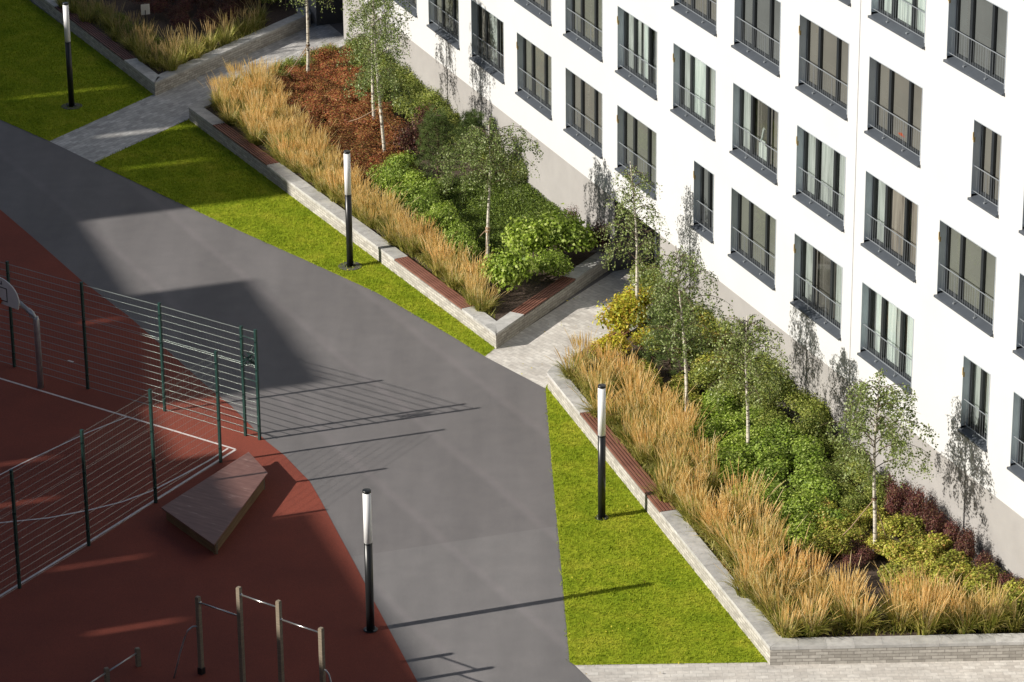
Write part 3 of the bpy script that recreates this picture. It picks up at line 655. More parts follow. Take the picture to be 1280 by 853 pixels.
# ------------------------------------------------------------------ mesh fence
FH = 3.15
def fence(name, label, posts, w0, w1, wm='wire', extra=()):
    base = posts[0]; t = empty(name, base, label, 'fence')
    for p in posts + list(extra):
        m = MB(); m.cbox((p.x, p.y, 0), .065, .065, FH, math.atan2((posts[-1] - posts[0]).y, (posts[-1] - posts[0]).x)); m.cbox((p.x, p.y, FH), .075, .075, .02, math.atan2((posts[-1] - posts[0]).y, (posts[-1] - posts[0]).x))
        for z in (.4, 1.2, 2.0, 2.8): m.cbox((p.x, p.y, z), .085, .085, .05, 0)
        fix(m.build('post', M['green_metal'], t), base)
    for a, b in zip(posts[:-1], posts[1:]):
        d = b - a; L = d.length; dd = d.normalized(); nn = Vector((-dd.y, dd.x, 0)); m = MB()
        nz = 15
        for i in range(nz + 1):
            z = .06 + (FH - .12) * i / nz
            for s in ((-1, 1)): m.tube([a + nn * .008 * s + Vector((0, 0, z)), b + nn * .008 * s + Vector((0, 0, z))], w0, 4, False)
            if i == 10: m.tube([a + Vector((0, 0, z + .05)), b + Vector((0, 0, z + .05))], w0 * 1.3, 4, False)
        nv = int(L / .1)
        for i in range(1, nv): p = a + d * i / nv; m.tube([p + Vector((0, 0, .04)), p + Vector((0, 0, FH - .02))], w1, 3, False)
        fix(m.build('mesh_panel', M[wm], t), base)
    return t
bp = [P(x, y) for x, y in ((-75, 433), (18, 459), (109.8, 486.5), (206, 514.3), (307, 545), (324.6, 550))]
fence('mesh_fence', 'tall green wire mesh fence on the far side of the red court', bp, .0046, .0010)
corner = P(324.6, 551.5)
sp = [P(276, 578.3), P(194.8, 629), P(111, 682.7), P(24.5, 735.7), P(-70, 794)]
fence('mesh_fence', 'green wire mesh fence running toward the viewer past the wooden platform', sp, .0020, .0009)
m = MB(); a = P(307, 545); b = corner
for z in (.25, 1.7, 2.9): m.tube([a + Vector((0, 0, z)), b + Vector((0, 0, z))], .012, 6)

fix(m.build('gate_rail', M['green_metal'], [o for o in C.objects if o.name == 'mesh_fence'][0]), bp[0])
m = MB(); cc = (a + b) / 2 + Vector((0, 0, 2.35)); rr = random.Random(4); pts = []
for i in range(34): pts.append(cc + Vector((rr.uniform(-.22, .22), rr.uniform(-.12, .12), rr.uniform(-.25, .25))))
m.tube(pts, .013, 5); tag(m.build('tangled_net', M['green_metal']), 'dark tangle of netting caught near the top of the fence corner', 'netting')

# ------------------------------------------------------------------ basketball hoop
hb = P(51, 485); hoop = empty('basketball_hoop', hb, 'grey basketball hoop with a rounded white backboard and orange rim', 'basketball hoop')
fwd = (P(0, 500) - P(51, 485)); fwd = Vector((-.55, -.83, 0)).normalized()
rt = Vector((-fwd.y, fwd.x, 0))
HZ = 2.55
m = MB(); 
top = Vector((0, 0, 2.1)); m.tube([(0, 0, 0), (0, 0, 2.02), (-.02, 0, 2.1)], .085, 16, True)
fix(m.build('pole', M['galv'], hoop, True), (0, 0, 0))
def at_h(x, y, z): return P(x, y, z) - hb
armend = at_h(19, 374, 2.5)
m = MB(); m.tube([(0, 0, 2.04), Vector((0, 0, 2.10)) * .85 + armend * .15, armend], .062, 12); m.build('arm', M['galv'], hoop, True)
m = MB(); q = Vector((0, 0, 2.1)) * .72 + armend * .28; dq = (armend - Vector((0, 0, 2.1))).normalized(); m.tube([q - dq * .09, q + dq * .03], .08, 12); m.tube([q + dq * .05, q + dq * .09], .08, 12)
m.tube([q + Vector((0, 0, -.07)), q + Vector((0, 0, -.17))], .02, 6); m.build('clamp', M['galv'], hoop)
# backboard: fan shaped plate; its plane faces the court
bx = (P(24, 386, 2.35) - P(-44, 362, 2.35)).normalized()
bn = Vector((bx.y, -bx.x, 0)); bc = at_h(0, 379, 2.35)
def bpnt(x, z, o=0): return bc + bx * x + Vector((0, 0, z)) + bn * o
prof = []
for i in range(17):
    a_ = math.pi * i / 16; prof.append((.80 * math.cos(a_) , .22 + .56 * math.sin(a_)))
prof = [(.80, .0)] + prof + [(-.80, 0)]; prof = [(x * (1 if z > .05 else .93), z) for x, z in prof]
m = MB(); m.quad([bpnt(x, z, .015) for x, z in prof]); m.quad([bpnt(x, z, -.015) for x, z in prof[::-1]])
for i in range(len(prof)):
    a_, b_ = prof[i], prof[(i + 1) % len(prof)]; m.quad([bpnt(*a_, -.015), bpnt(*b_, -.015), bpnt(*b_, .015), bpnt(*a_, .015)])
bb = m.build('backboard', M['board'], hoop)
m = MB()
def bar(x0, z0, x1, z1, w=.03):
    a_ = bpnt(x0, z0, .019); b_ = bpnt(x1, z1, .019); v = (b_ - a_).normalized(); m.tube([a_ - v * w * .3, b_ + v * w * .3], w * .42, 4)
for q in ((-.33, .12, .33, .12), (-.33, .50, .33, .50), (-.33, .12, -.33, .50), (.33, .12, .33, .50), (-.12, .60, .14, .60), (.14, .60, .14, .68)): bar(*q)
m.build('marking', M['black'], bb)
m = MB(); rc = bpnt(0, .10, .36); m.tube([rc + Vector((.23 * math.cos(k / 20 * 2 * math.pi), .23 * math.sin(k / 20 * 2 * math.pi), 0)) for k in range(21)], .016, 8)
m.tube([bpnt(-.12, .10, .015), bpnt(-.08, .10, .15)], .02, 6); m.tube([bpnt(.12, .10, .015), bpnt(.08, .10, .15)], .02, 6)
m.cbox(bpnt(0, .02, .03), .16, .05, .16, math.atan2(bx.y, bx.x))
m.build('rim', M['orange'], hoop)

# ------------------------------------------------------------------ wooden platform
ZT = .40
tp = [P(310.8, 564.9, ZT), P(334.7, 591, ZT), P(267.6, 681, ZT), P(201.7, 634.5, ZT)]
cen = sum(tp, Vector()) / 4; cen.z = 0; plat = empty('wooden_platform', cen, 'low trapezoid wooden platform with a worn sheet top on the red court', 'platform')
long_d = (tp[0] - tp[3]).normalized(); perp = Vector((-long_d.y, long_d.x, 0))
m = MB(); pp = [Vector((p.x, p.y, 0)) for p in tp]
m.quad([p for p in tp][::1] if (tp[1] - tp[0]).cross(tp[2] - tp[1]).z > 0 else tp[::-1], None)
# uv of the top follows its planks
me_uv = [((p.dot(perp)), (p.dot(long_d))) for p in (tp if (tp[1] - tp[0]).cross(tp[2] - tp[1]).z > 0 else tp[::-1])]
m.uv = me_uv
o_ = [Vector((p.x, p.y, ZT - .035)) for p in tp]; T_ = tp
for i in range(4):
    a_, b_ = i, (i + 1) % 4; m.quad([o_[a_], o_[b_], T_[b_], T_[a_]])
m.quad(o_)
fix(m.build('deck', M['deck'], plat), cen)
ins = [cen + (p - cen) * .93 for p in pp]
m = MB(); mboard = MB()
for i in range(4):
    a_, b_ = ins[i], ins[(i + 1) % 4]; d = (b_ - a_); nn = Vector((-d.y, d.x, 0)).normalized()
    if (cen - a_).dot(nn) < 0: nn = -nn
    for j in range(3):
        z = .03 + j * .113; mboard.box(a_ + nn * .002 + Vector((0, 0, z)), d, nn * .03, (0, 0, .105))
fix(mboard.build('side_board', M['side_wood'], plat), cen)
for p in ins:
    q = p + (cen - p).normalized() * .09; m = MB(); m.cbox((q.x, q.y, .01), .09, .09, ZT - .05, .4); fix(m.build('leg', M['post_wood'], plat), cen)

# ------------------------------------------------------------------ pull-up bars and low bars
b1 = P(252, 842.5); b2 = P(304, 861); b3 = P(353, 879); b4 = P(405, 898)
gym = empty('pull_up_bars', b1, 'wooden post pull-up bars of three heights with steel rails', 'exercise bars')
gd = math.atan2((b4 - b1).y, (b4 - b1).x)
def ztop(b, ty, tx):      # post height whose top shows at pixel height ty
    lo, hi = 0, 5
    for _ in range(40):
        z = (lo + hi) / 2; q = Vector((b.x, b.y, z - CAM_H)); y = H0 / 2 - F_PX * q.dot(cU) / q.dot(cF)
        if y > ty: lo = z
        else: hi = z
    return lo
hts = [ztop(b1, 747, 0), ztop(b2, 735, 0), ztop(b3, 752, 0), ztop(b4, 786, 0)]
for b, h in zip((b1, b2, b3, b4), hts):
    m = MB(); m.cbox((b.x, b.y, .0), .1, .1, h, gd); m.cbox((b.x, b.y, h), .085, .085, .02, gd); po = fix(m.build('post', M['post_wood'], gym), b1)
    m = MB()
    for z in (.06,): m.cbox((b.x, b.y, z - .05), .13, .13, .16, gd)
    fix(m.build('shoe', M['black'], po), b1)
for (p, q, h) in ((b1, b2, hts[0] - .12), (b2, b3, hts[1] - .16), (b3, b4, hts[3] - .12 if hts[3] < hts[2] else hts[2] - .4)):
    m = MB(); m.tube([p + Vector((0, 0, h)), q + Vector((0, 0, h))], .021, 10); m.tube([p + Vector((0, 0, h)), p + (q - p) * .07 + Vector((0, 0, h))], .035, 10); fix(m.build('bar', M['steel'], gym, True), b1)
gx = (b2 - b1).normalized(); 
gy = (P(217.6, 848) - b1)
for b, v in ((b1, gy), (b4, (P(424, 905) - b4) * 1.0)):
    m = MB(); z = 1.24
    prof_ = [(0, z), (.25, z + .01), (.42, z - .07), (.55, z - .25), (.75, .6), (1.0, .0)]
    m.tube([b + v * s + Vector((0, 0, zz)) for s, zz in prof_], .02, 8); fix(m.build('curved_handle', M['galv'], gym, True), b1)
c1 = P(173, 833); c2 = P(134.5, 858); c3 = P(96, 883)
low = empty('low_bars', c1, 'low wooden posts joined by short steel bars at the bottom left', 'exercise bars')
for b in (c1, c2, c3):
    h = ztop(c1, 811, 0); m = MB(); m.cbox((b.x, b.y, 0), .1, .1, h, .6); m.cbox((b.x, b.y, h), .085, .085, .015, .6); fix(m.build('post', M['post_wood'], low), c1)
for p, q in ((c1, c2), (c2, c3)):
    m = MB(); m.tube([p + Vector((0, 0, h - .1)), q + Vector((0, 0, h - .1))], .02, 8); fix(m.build('bar', M['galv'], low, True), c1)

# ------------------------------------------------------------------ small things
sb = P(183, 40, SOIL); sg = empty('plant_sign', sb, 'small blank white plate on a stake among the shaded far plants', 'sign')
m = MB(); m.tube([(0, 0, 0), (0, 0, .80)], .015, 6); m.build('stake', M['black'], sg)
m = MB(); m.box((-.15, 0, .62), (.3, .12, 0), (0, .01, .0), (0, -.05, .40)); m.build('plate', M['sign'], sg)
lb = FU(-85.5, 0, .35); bn_ = empty('litter_bin', lb, 'white round litter bin beside the building entrance behind the birch', 'bin')
m = MB(); m.tube([(0, 0, .01), (0, 0, .62), (0, 0, .64)], [.17, .2, .19], 16); m.build('drum', M['board'], bn_, True)
m = MB(); m.tube([(0, 0, .64), (0, 0, .70), (0, 0, .74)], [.205, .2, .1], 16); m.build('lid', M['sign'], bn_, True)

# ------------------------------------------------------------------ plants
def leaf_quads(c, nrm, size, asp=.62, jitter=.25):
    """diamond leaves at centres c with normals nrm"""
    n = len(c); a = rng.normal(size=(n, 3)); t = np.cross(nrm, a); t /= np.linalg.norm(t, axis=1)[:, None] + 1e-9; b = np.cross(nrm, t)
    s = size * rng.uniform(.7, 1.3, n)[:, None]; V = np.empty((n, 4, 3)); fold = nrm * s * .12
    V[:, 0] = c - t * s * .5; V[:, 1] = c + b * s * .5 * asp + fold; V[:, 2] = c + t * s * .5; V[:, 3] = c - b * s * .5 * asp + fold
    return V.reshape(-1, 3)
def rnd_dirs(n):
    v = rng.normal(size=(n, 3)); return v / np.linalg.norm(v, axis=1)[:, None]
def bush_mesh(name, mat, n=1500, leaf=.07, lumps=7, flat=.85, shell=.35, upright=0.0):
    """unit bush: radius about 1, base at z 0"""
    r_ = rng
    cs = []; 
    for i in range(lumps):
        a = r_.uniform(0, 2 * math.pi); q = r_.uniform(0, .55); cs.append((q * math.cos(a), q * math.sin(a), r_.uniform(.35, .75) * flat, r_.uniform(.32, .5)))
    cs.append((0, 0, .45 * flat, .55)); pts = []; nr = []
    w = np.array([c[3] ** 2 for c in cs]); w /= w.sum(); idx = r_.choice(len(cs), n, p=w); cc = np.array(cs)[idx]
    d = rnd_dirs(n); d[:, 2] = np.abs(d[:, 2]) * .9 + d[:, 2] * .1 ; rad = cc[:, 3] * (1 - shell * r_.random(n) ** 1.6) * r_.uniform(.85, 1.18, n)
    p = cc[:, :3] + d * rad[:, None]; p[:, 2] *= 1.0; p[:, 2] = np.maximum(p[:, 2], .03 + .05 * r_.random(n))
    p[:, 2] += upright * r_.random(n) ** 3 * .5
    nrm = d * .8 + rnd_dirs(n) * .75 + np.array([0, 0, .35]); nrm /= np.linalg.norm(nrm, axis=1)[:, None]
    return np_mesh(name, leaf_quads(p, nrm, leaf), 4, mat)
BUSH = {}
def bushset(key, mat, **kw): BUSH[key] = [bush_mesh('foliage', M[mat], **kw) for _ in range(4)]
bushset('red', 'red_leaf', n=4200, leaf=.085, lumps=14, flat=.8, shell=.5, upright=.5)
bushset('maroon', 'maroon_leaf', n=2600, leaf=.085, lumps=9, upright=1.3)
bushset('green', 'green_leaf', n=3600, leaf=.10, lumps=13, shell=.45, upright=.4)
bushset('dark', 'dark_leaf', n=4200, leaf=.075, lumps=14, shell=.5, upright=.9)
bushset('lime', 'lime_leaf', n=3000, leaf=.125, lumps=13, shell=.5, upright=.5)
bushset('yellow', 'yellow_leaf', n=2800, leaf=.10, lumps=12, shell=.45, upright=.5)
bushset('darkred', 'maroon_leaf', n=2200, leaf=.08, lumps=10, upright=.6)
def poisson(poly, dist, maxn=400, seed=1):
    rr = random.Random(seed); x0 = min(p[0] for p in poly); x1 = max(p[0] for p in poly); y0 = min(p[1] for p in poly); y1 = max(p[1] for p in poly); out = []
    fails = 0
    while fails < 600 and len(out) < maxn:
        q = (rr.uniform(x0, x1), rr.uniform(y0, y1))
        if not inpoly(np.array([q[0]]), np.array([q[1]]), poly)[0] or any((q[0] - o[0]) ** 2 + (q[1] - o[1]) ** 2 < dist * dist for o in out): fails += 1; continue
        out.append(q); fails = 0
    return out
def shrub(x, y, key, r, h, name, label, group, seed=0):
    rr = random.Random(int(x * 977 + y * 131) + seed); me = rr.choice(BUSH[key]); o = link(name, me)
    o.location = (x, y, SOIL - .02); o.rotation_euler = (0, 0, rr.uniform(0, 6.28)); o.scale = (r * rr.uniform(.9, 1.1), r * rr.uniform(.9, 1.1), h * rr.uniform(.85, 1.15))
    return tag(o, label, 'shrub', group)
def patch(pix, key, dist, r, h, name, label, group, zz=SOIL, seed=1):
    poly = [P(a, b, zz) for a, b in pix]
    pts_ = sorted(poisson(poly, dist, 300, seed)); od = ['first', 'second', 'third', 'fourth', 'fifth', 'sixth', 'seventh', 'eighth', 'ninth', 'tenth', 'eleventh', 'twelfth']
    for i_, (x, y) in enumerate(pts_):
        lab = label
        if 1 < len(pts_) <= 12: lab = label + ', ' + od[i_] + ' from the left'
        shrub(x, y, key, r, h, name, lab, group, seed)
# feather reed grass
def reed_meshes(nl, npl, mat_l, mat_p, hgt=1.35, spread=.3):
    # leaves: bent ribbons
    def ribbon(b, d, L, w, seg, droop):
        n = len(b); V = []
        side = np.stack([-d[:, 1], d[:, 0], np.zeros(n)], 1); side /= np.linalg.norm(side, axis=1)[:, None] + 1e-9
        pts = []
        for i in range(seg + 1):
            t = i / seg; p = b + np.stack([d[:, 0] * L * (t * .35 + droop * t * t), d[:, 1] * L * (t * .35 + droop * t * t), L * (t - .55 * droop * t * t)], 1); pts.append(p)
        return pts, side
    n = nl; a = rng.uniform(0, 2 * np.pi, n); q = np.sqrt(rng.random(n)) * spread * .45; b = np.stack([q * np.cos(a), q * np.sin(a), np.zeros(n)], 1)
    a2 = a + rng.normal(0, .5, n); d = np.stack([np.cos(a2), np.sin(a2)], 1); L = rng.uniform(.45, 1.0, n) * hgt * .72; dp = rng.uniform(.1, .9, n)
    side = np.stack([-d[:, 1], d[:, 0], np.zeros(n)], 1); seg = 4; faces = []
    pts = []
    for i in range(seg + 1):
        t = i / seg; hx = L * (t * .25 + dp * .55 * t * t); pts.append(b + np.stack([d[:, 0] * hx, d[:, 1] * hx, L * (t - .5 * dp * t ** 2.2)], 1))
    ws = [.012, .013, .011, .008, .001]
    V = np.empty((n, seg, 4, 3))
    for i in range(seg):
        V[:, i, 0] = pts[i] - side * ws[i]; V[:, i, 1] = pts[i] + side * ws[i]; V[:, i, 2] = pts[i + 1] + side * ws[i + 1]; V[:, i, 3] = pts[i + 1] - side * ws[i + 1]
    # share vertices within a blade so that it is one island
    def ribbons_mesh(name, P_, W_, side_, mat):
        n_, s_ = P_[0].shape[0], len(P_); vv = np.empty((n_, s_, 2, 3))
        for i in range(s_): vv[:, i, 0] = P_[i] - side_ * W_[i]; vv[:, i, 1] = P_[i] + side_ * W_[i]
        idx = np.arange(n_ * s_ * 2).reshape(n_, s_, 2); f = np.stack([idx[:, :-1, 0], idx[:, :-1, 1], idx[:, 1:, 1], idx[:, 1:, 0]], -1).reshape(-1, 4)
        me = bpy.data.meshes.new(name); me.from_pydata(vv.reshape(-1, 3).tolist(), [], f.tolist()); me.materials.append(mat); return me
    lm_ = ribbons_mesh('leaves', pts, ws, side, mat_l)
    n = npl; a = rng.uniform(0, 2 * np.pi, n); q = np.sqrt(rng.random(n)) * spread * .4; b = np.stack([q * np.cos(a), q * np.sin(a), np.zeros(n)], 1)
    tilt = np.where(rng.random(n) < .12, rng.uniform(.3, .6, n), rng.uniform(.02, .24, n)); a2 = a + rng.normal(0, .4, n); d = np.stack([np.cos(a2) * tilt + .05, np.sin(a2) * tilt], 1); L = rng.uniform(.70, 1.08, n) * hgt
    a3 = rng.uniform(0, np.pi, n); side = np.stack([np.cos(a3), np.sin(a3), np.zeros(n)], 1)
    ts = [0.1, .5, .66, .74, .84, .94, 1.0]; pts = []
    for t in ts: pts.append(b + np.stack([d[:, 0] * L * (t + .35 * t ** 3), d[:, 1] * L * (t + .35 * t ** 3), L * t * .98], 1))
    ws = [.0015, .0015, .002, .0052, .0072, .005, .001]
    pm = ribbons_mesh('plumes', pts, ws, side, mat_p)
    # second ribbon set crossed with the first so that a plume is round from every side
    side2 = np.stack([-np.sin(a3), np.cos(a3), np.zeros(n)], 1); n0 = len(pts)
    vv = [tuple(v.co) for v in pm.vertices]; ff = [tuple(p.vertices) for p in pm.polygons]; off = len(vv)
    for j in range(n):
        bidx = len(vv)
        for i in range(2, n0):
            p = pts[i][j]; vv.append(tuple(p - side2[j] * ws[i])); vv.append(tuple(p + side2[j] * ws[i]))
        for i in range(n0 - 3): ff.append((bidx + 2 * i, bidx + 2 * i + 1, bidx + 2 * i + 3, bidx + 2 * i + 2))
    pm2 = bpy.data.meshes.new('plumes'); pm2.from_pydata(vv, [], ff); pm2.materials.append(mat_p); bpy.data.meshes.remove(pm)
    return lm_, pm2
REED = [reed_meshes(int(rng.uniform(220, 300)), int(rng.uniform(60, 125)), M['reed_leaf'], M['reed_plume'], rng.uniform(1.0, 1.3), rng.uniform(.42, .58)) for _ in range(9)]
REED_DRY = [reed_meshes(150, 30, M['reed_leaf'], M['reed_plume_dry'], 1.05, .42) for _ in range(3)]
def reed(x, y, meshes, sc, label, group, rr):
    lm_, pm = rr.choice(meshes); t = empty('feather_grass', (x, y, SOIL), label, 'ornamental grass', group, rr.uniform(-.9, .9))
    t.scale = (sc * rr.uniform(.9, 1.15), sc * rr.uniform(.9, 1.15), sc * rr.uniform(.78, 1.15)); t.rotation_euler = (rr.uniform(-.07, .07), rr.uniform(-.04, .1), rr.uniform(-3.1, 3.1))
    link('leaves', lm_, t); link('plumes', pm, t)
def reed_patch(pix, dist, meshes, sc, label, group, maxn, seed=3, avoid=()):
    poly = [P(a, b, SOIL) for a, b in pix]; rr = random.Random(seed)
    for (x, y) in poisson(poly, dist, maxn, seed):
        if any((x - ax) ** 2 + (y - ay) ** 2 < ar * ar for ax, ay, ar in avoid): continue
        reed(x, y, meshes, sc, label, group, rr)
G1 = 'feather grass clumps in the middle planter'; G2 = 'feather grass clumps in the nearest planter'; G3 = 'grass clumps in the far shaded planter'
reed_patch([(262, 134), (282, 119), (300, 108), (330, 104), (345, 125), (365, 155), (403, 203), (452, 250), (515, 300), (572, 340), (606, 372), (618, 394), (606, 392), (560, 358), (440, 268), (350, 202), (300, 166)], .45, REED, .86,
           'tan feather grass clump along the lawn side wall of the middle planter', G1, 160)
tree8 = P(1091, 695, SOIL)
reed_patch([(703, 470), (722, 458), (748, 462), (800, 500), (850, 545), (885, 600), (925, 632), (950, 680), (985, 725), (1040, 752), (1075, 765), (1082, 792), (977, 796), (940, 752), (850, 645), (770, 550)], .56, REED, 1.0,
           'tan feather grass clump along the long wall of the nearest planter', G2, 150, 5)
reed_patch([(1112, 768), (1150, 760), (1225, 772), (1255, 786), (1250, 790), (1113, 793)], .5, REED, .95, 'tan feather grass clump at the near wall between the birch and the picture edge', G2, 30, 6)
reed_patch([(1235, 790), (1260, 782), (1330, 784), (1330, 790)], .5, REED_DRY, .8, 'low dry grass clump at the bottom right corner by the brick wall', G2, 12, 7)
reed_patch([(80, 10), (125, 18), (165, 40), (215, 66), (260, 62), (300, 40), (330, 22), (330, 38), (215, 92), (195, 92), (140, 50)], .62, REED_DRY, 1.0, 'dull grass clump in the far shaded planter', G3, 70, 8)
for pl, lab in (([(262, 126), (268, 140), (620, 401), (612, 385), (560, 345), (440, 255), (350, 190)], 'green leaf tufts between the middle planter wall and its feather grass'),
                ([(700, 470), (977, 797), (1330, 791), (1330, 778), (1100, 778), (985, 775), (850, 620), (760, 520), (712, 468)], 'green leaf tufts at the foot of the feather grass in the nearest planter'),
                ([(70, -5), (200, 92), (330, 40), (330, 20), (215, 70), (120, 15)], 'dull leaf tufts in the far shaded planter')):
    tag(blades([P(a, b, SOIL) for a, b in pl], 420, .08, .34, .02, SOIL, M['reed_leaf'], 'grass_tufts', .6), lab, 'grass', kind='stuff')
# shrubs
g1 = 'red brown shrubs of the middle planter'
patch([(350, 125), (348, 108), (375, 90), (405, 78), (446, 68), (462, 90), (455, 125), (478, 150), (500, 178), (495, 205), (470, 232), (425, 212), (385, 165)], 'red', .54, .66, .5, 'red_shrub', 'low red brown shrub in the rusty patch of the middle planter', g1)
patch([(315, 110), (360, 92), (443, 64), (448, 70), (405, 80), (350, 108)], 'dark', .6, .5, .5, 'low_shrub', 'dim low shrub at the shaded far end of the middle planter', 'dim shrubs at the far planter end')
patch([(506, 192), (528, 178), (538, 190), (518, 206)], 'maroon', .6, .75, .85, 'maroon_shrub', 'deep maroon shrub between the rusty patch and the green pine', 'maroon shrubs beside the pine')
patch([(452, 66), (490, 92), (540, 125), (600, 170), (650, 210), (672, 236), (640, 238), (600, 215), (560, 200), (535, 175), (490, 145), (460, 115)], 'dark', .66, .72, .72, 'evergreen_shrub', 'mid green twiggy shrub between the facade and the rusty patch', 'green shrubs near the facade in the middle planter')
patch([(468, 228), (500, 215), (520, 238), (545, 270), (570, 300), (590, 335), (575, 330), (510, 275), (480, 248)], 'green', .66, .66, .75, 'green_shrub', 'bright green shrub beside the feather grass in the middle planter', 'bright green shrubs of the middle planter')
patch([(455, 215), (485, 205), (520, 212), (515, 228), (480, 235)], 'lime', .6, .48, .45, 'olive_shrub', 'small olive yellow shrub below the rusty patch', 'olive shrubs of the middle planter')
for (x, y, r, h, lab) in ((706, 322, 1.25, 1.4, 'big leafy green bush nearest the facade beside the slat bench'), (668, 332, 1.15, 1.3, 'big leafy green bush in the middle of the three behind the slat bench'), (640, 368, 1.0, 1.15, 'rounded green bush at the sharp corner of the middle planter'),
                          (690, 348, .9, .8, 'lower green bush directly behind the slat bench on the path side'), (622, 352, .7, .7, 'small dark green bush at the birch foot')):
    p = P(x, y, SOIL); shrub(p.x, p.y, 'green', r, h, 'leafy_bush', lab, None)
for (x, y, lab) in ((733, 322, 'dark purple shrub by the facade at the end of the path wall'), (748, 318, 'small dark purple shrub in the planter corner at the entrance'), (715, 300, 'dark purple shrub between the green bush and the plinth')):
    p = P(x, y, SOIL); shrub(p.x, p.y, 'maroon', .4, .7, 'purple_shrub', lab, None)
# ground cover of the middle planter
gc = [P(a, b, SOIL) for a, b in ((545, 232), (600, 220), (660, 232), (700, 268), (715, 292), (660, 300), (620, 345), (590, 335), (565, 300))]
px, py = sample(gc, 2100); n = len(px); hh = .05 + .16 * rng.random(n) ** 1.3 + .05 * np.sin(px * 3.1) * np.sin(py * 2.3)
nr = rnd_dirs(n) + np.array([0, 0, .6]); nr /= np.linalg.norm(nr, axis=1)[:, None]
o = link('ground_cover', np_mesh('ground_cover', leaf_quads(np.stack([px, py, SOIL + hh], 1), nr, .075, .35), 4, M['cover'])); tag(o, 'low spreading green ground cover round the birch in the middle planter', 'ground cover', kind='stuff')
# nearest planter
for i, (x, y, r, h, lab) in enumerate(((778, 425, .95, 1.1, 'bright yellow green shrub behind the half hidden bench'), (794, 405, .8, 1.05, 'yellow shrub at the foot of a birch near the entrance'), (770, 452, .8, .8, 'orange yellow shrub beside the tan grasses and the bench'), (812, 440, .75, .75, 'yellowish shrub in front of the dark pine'))):
    p = P(x, y, SOIL); shrub(p.x, p.y, 'yellow', r, h, 'yellow_shrub', lab, None)
patch([(800, 358), (850, 385), (905, 430), (960, 478), (1030, 543), (1020, 566), (960, 550), (900, 515), (865, 475), (815, 410)], 'dark', .78, .82, .72, 'evergreen_shrub', 'dense dark green shrub along the facade in the nearest planter', 'dark green shrubs along the facade')
patch([(835, 400), (870, 405), (905, 450), (890, 480), (850, 450)], 'lime', .8, .8, .8, 'olive_shrub', 'yellow olive shrub between two birches near the facade', 'olive shrubs between the birches')
patch([(800, 470), (850, 492), (882, 540), (875, 580), (838, 528), (800, 490)], 'lime', .6, .55, .5, 'low_shrub', 'low yellow green shrub between the tan grasses and the pine', 'low shrubs behind the tan grasses')
patch([(868, 520), (925, 515), (975, 548), (1010, 575), (1035, 612), (1040, 650), (1015, 690), (985, 700), (955, 665), (915, 615), (885, 590)], 'green', .70, .74, .68, 'green_shrub', 'bright green leafy shrub in the heart of the nearest planter', 'bright green shrubs of the nearest planter')
patch([(1030, 556), (1070, 585), (1110, 622), (1120, 645), (1060, 650), (1035, 620)], 'dark', .62, .62, .5, 'green_shrub', 'green shrub under the birch nearest the picture edge', 'green shrubs under the near birch')
patch([(1085, 655), (1130, 665), (1180, 698), (1240, 735), (1300, 765), (1330, 790), (1260, 780), (1200, 770), (1120, 742), (1105, 705)], 'lime', .5, .56, .48, 'lime_shrub', 'low yellow green shrub between the near birch and the facade', 'yellow green shrubs near the facade')
patch([(1030, 650), (1070, 655), (1078, 685), (1050, 700), (1020, 700)], 'lime', .46, .5, .5, 'lime_shrub', 'low yellow green shrub left of the near birch', 'yellow green shrubs left of the birch')
patch([(1050, 690), (1085, 680), (1085, 706), (1062, 712)], 'darkred', .46, .42, .4, 'maroon_shrub', 'low dark red shrub at the foot of the near birch', 'dark red shrubs at the birch foot')
patch([(1108, 626), (1130, 636), (1215, 704), (1205, 712), (1112, 650)], 'maroon', .4, .4, .62, 'maroon_shrub', 'upright maroon shrub in the row against the grey plinth', 'maroon shrubs against the plinth')
patch([(1222, 712), (1262, 740), (1290, 757), (1280, 763), (1225, 728)], 'darkred', .5, .42, .5, 'purple_shrub', 'dark purple shrub against the plinth at the right edge', 'purple shrubs at the right edge')
# far shaded planter
patch([(100, -10), (160, 0), (215, 38), (250, 50), (330, 15), (330, -25), (150, -60), (60, -40)], 'darkred', .8, .62, .6, 'maroon_shrub', 'dark red shrub in the far shaded planter', 'dark red shrubs of the far planter')
patch([(330, 15), (385, -12), (380, -45), (330, -45)], 'dark', .8, .7, .8, 'evergreen_shrub', 'dark green shrub at the building end of the far planter', 'dark shrubs of the far planter')
patch([(40, -35), (80, -10), (150, 30), (200, 70), (190, 80), (120, 30), (60, -8)], 'dark', .8, .5, .45, 'low_shrub', 'low dull green shrub behind the shaded bench of the far planter', 'low shrubs of the far planter')

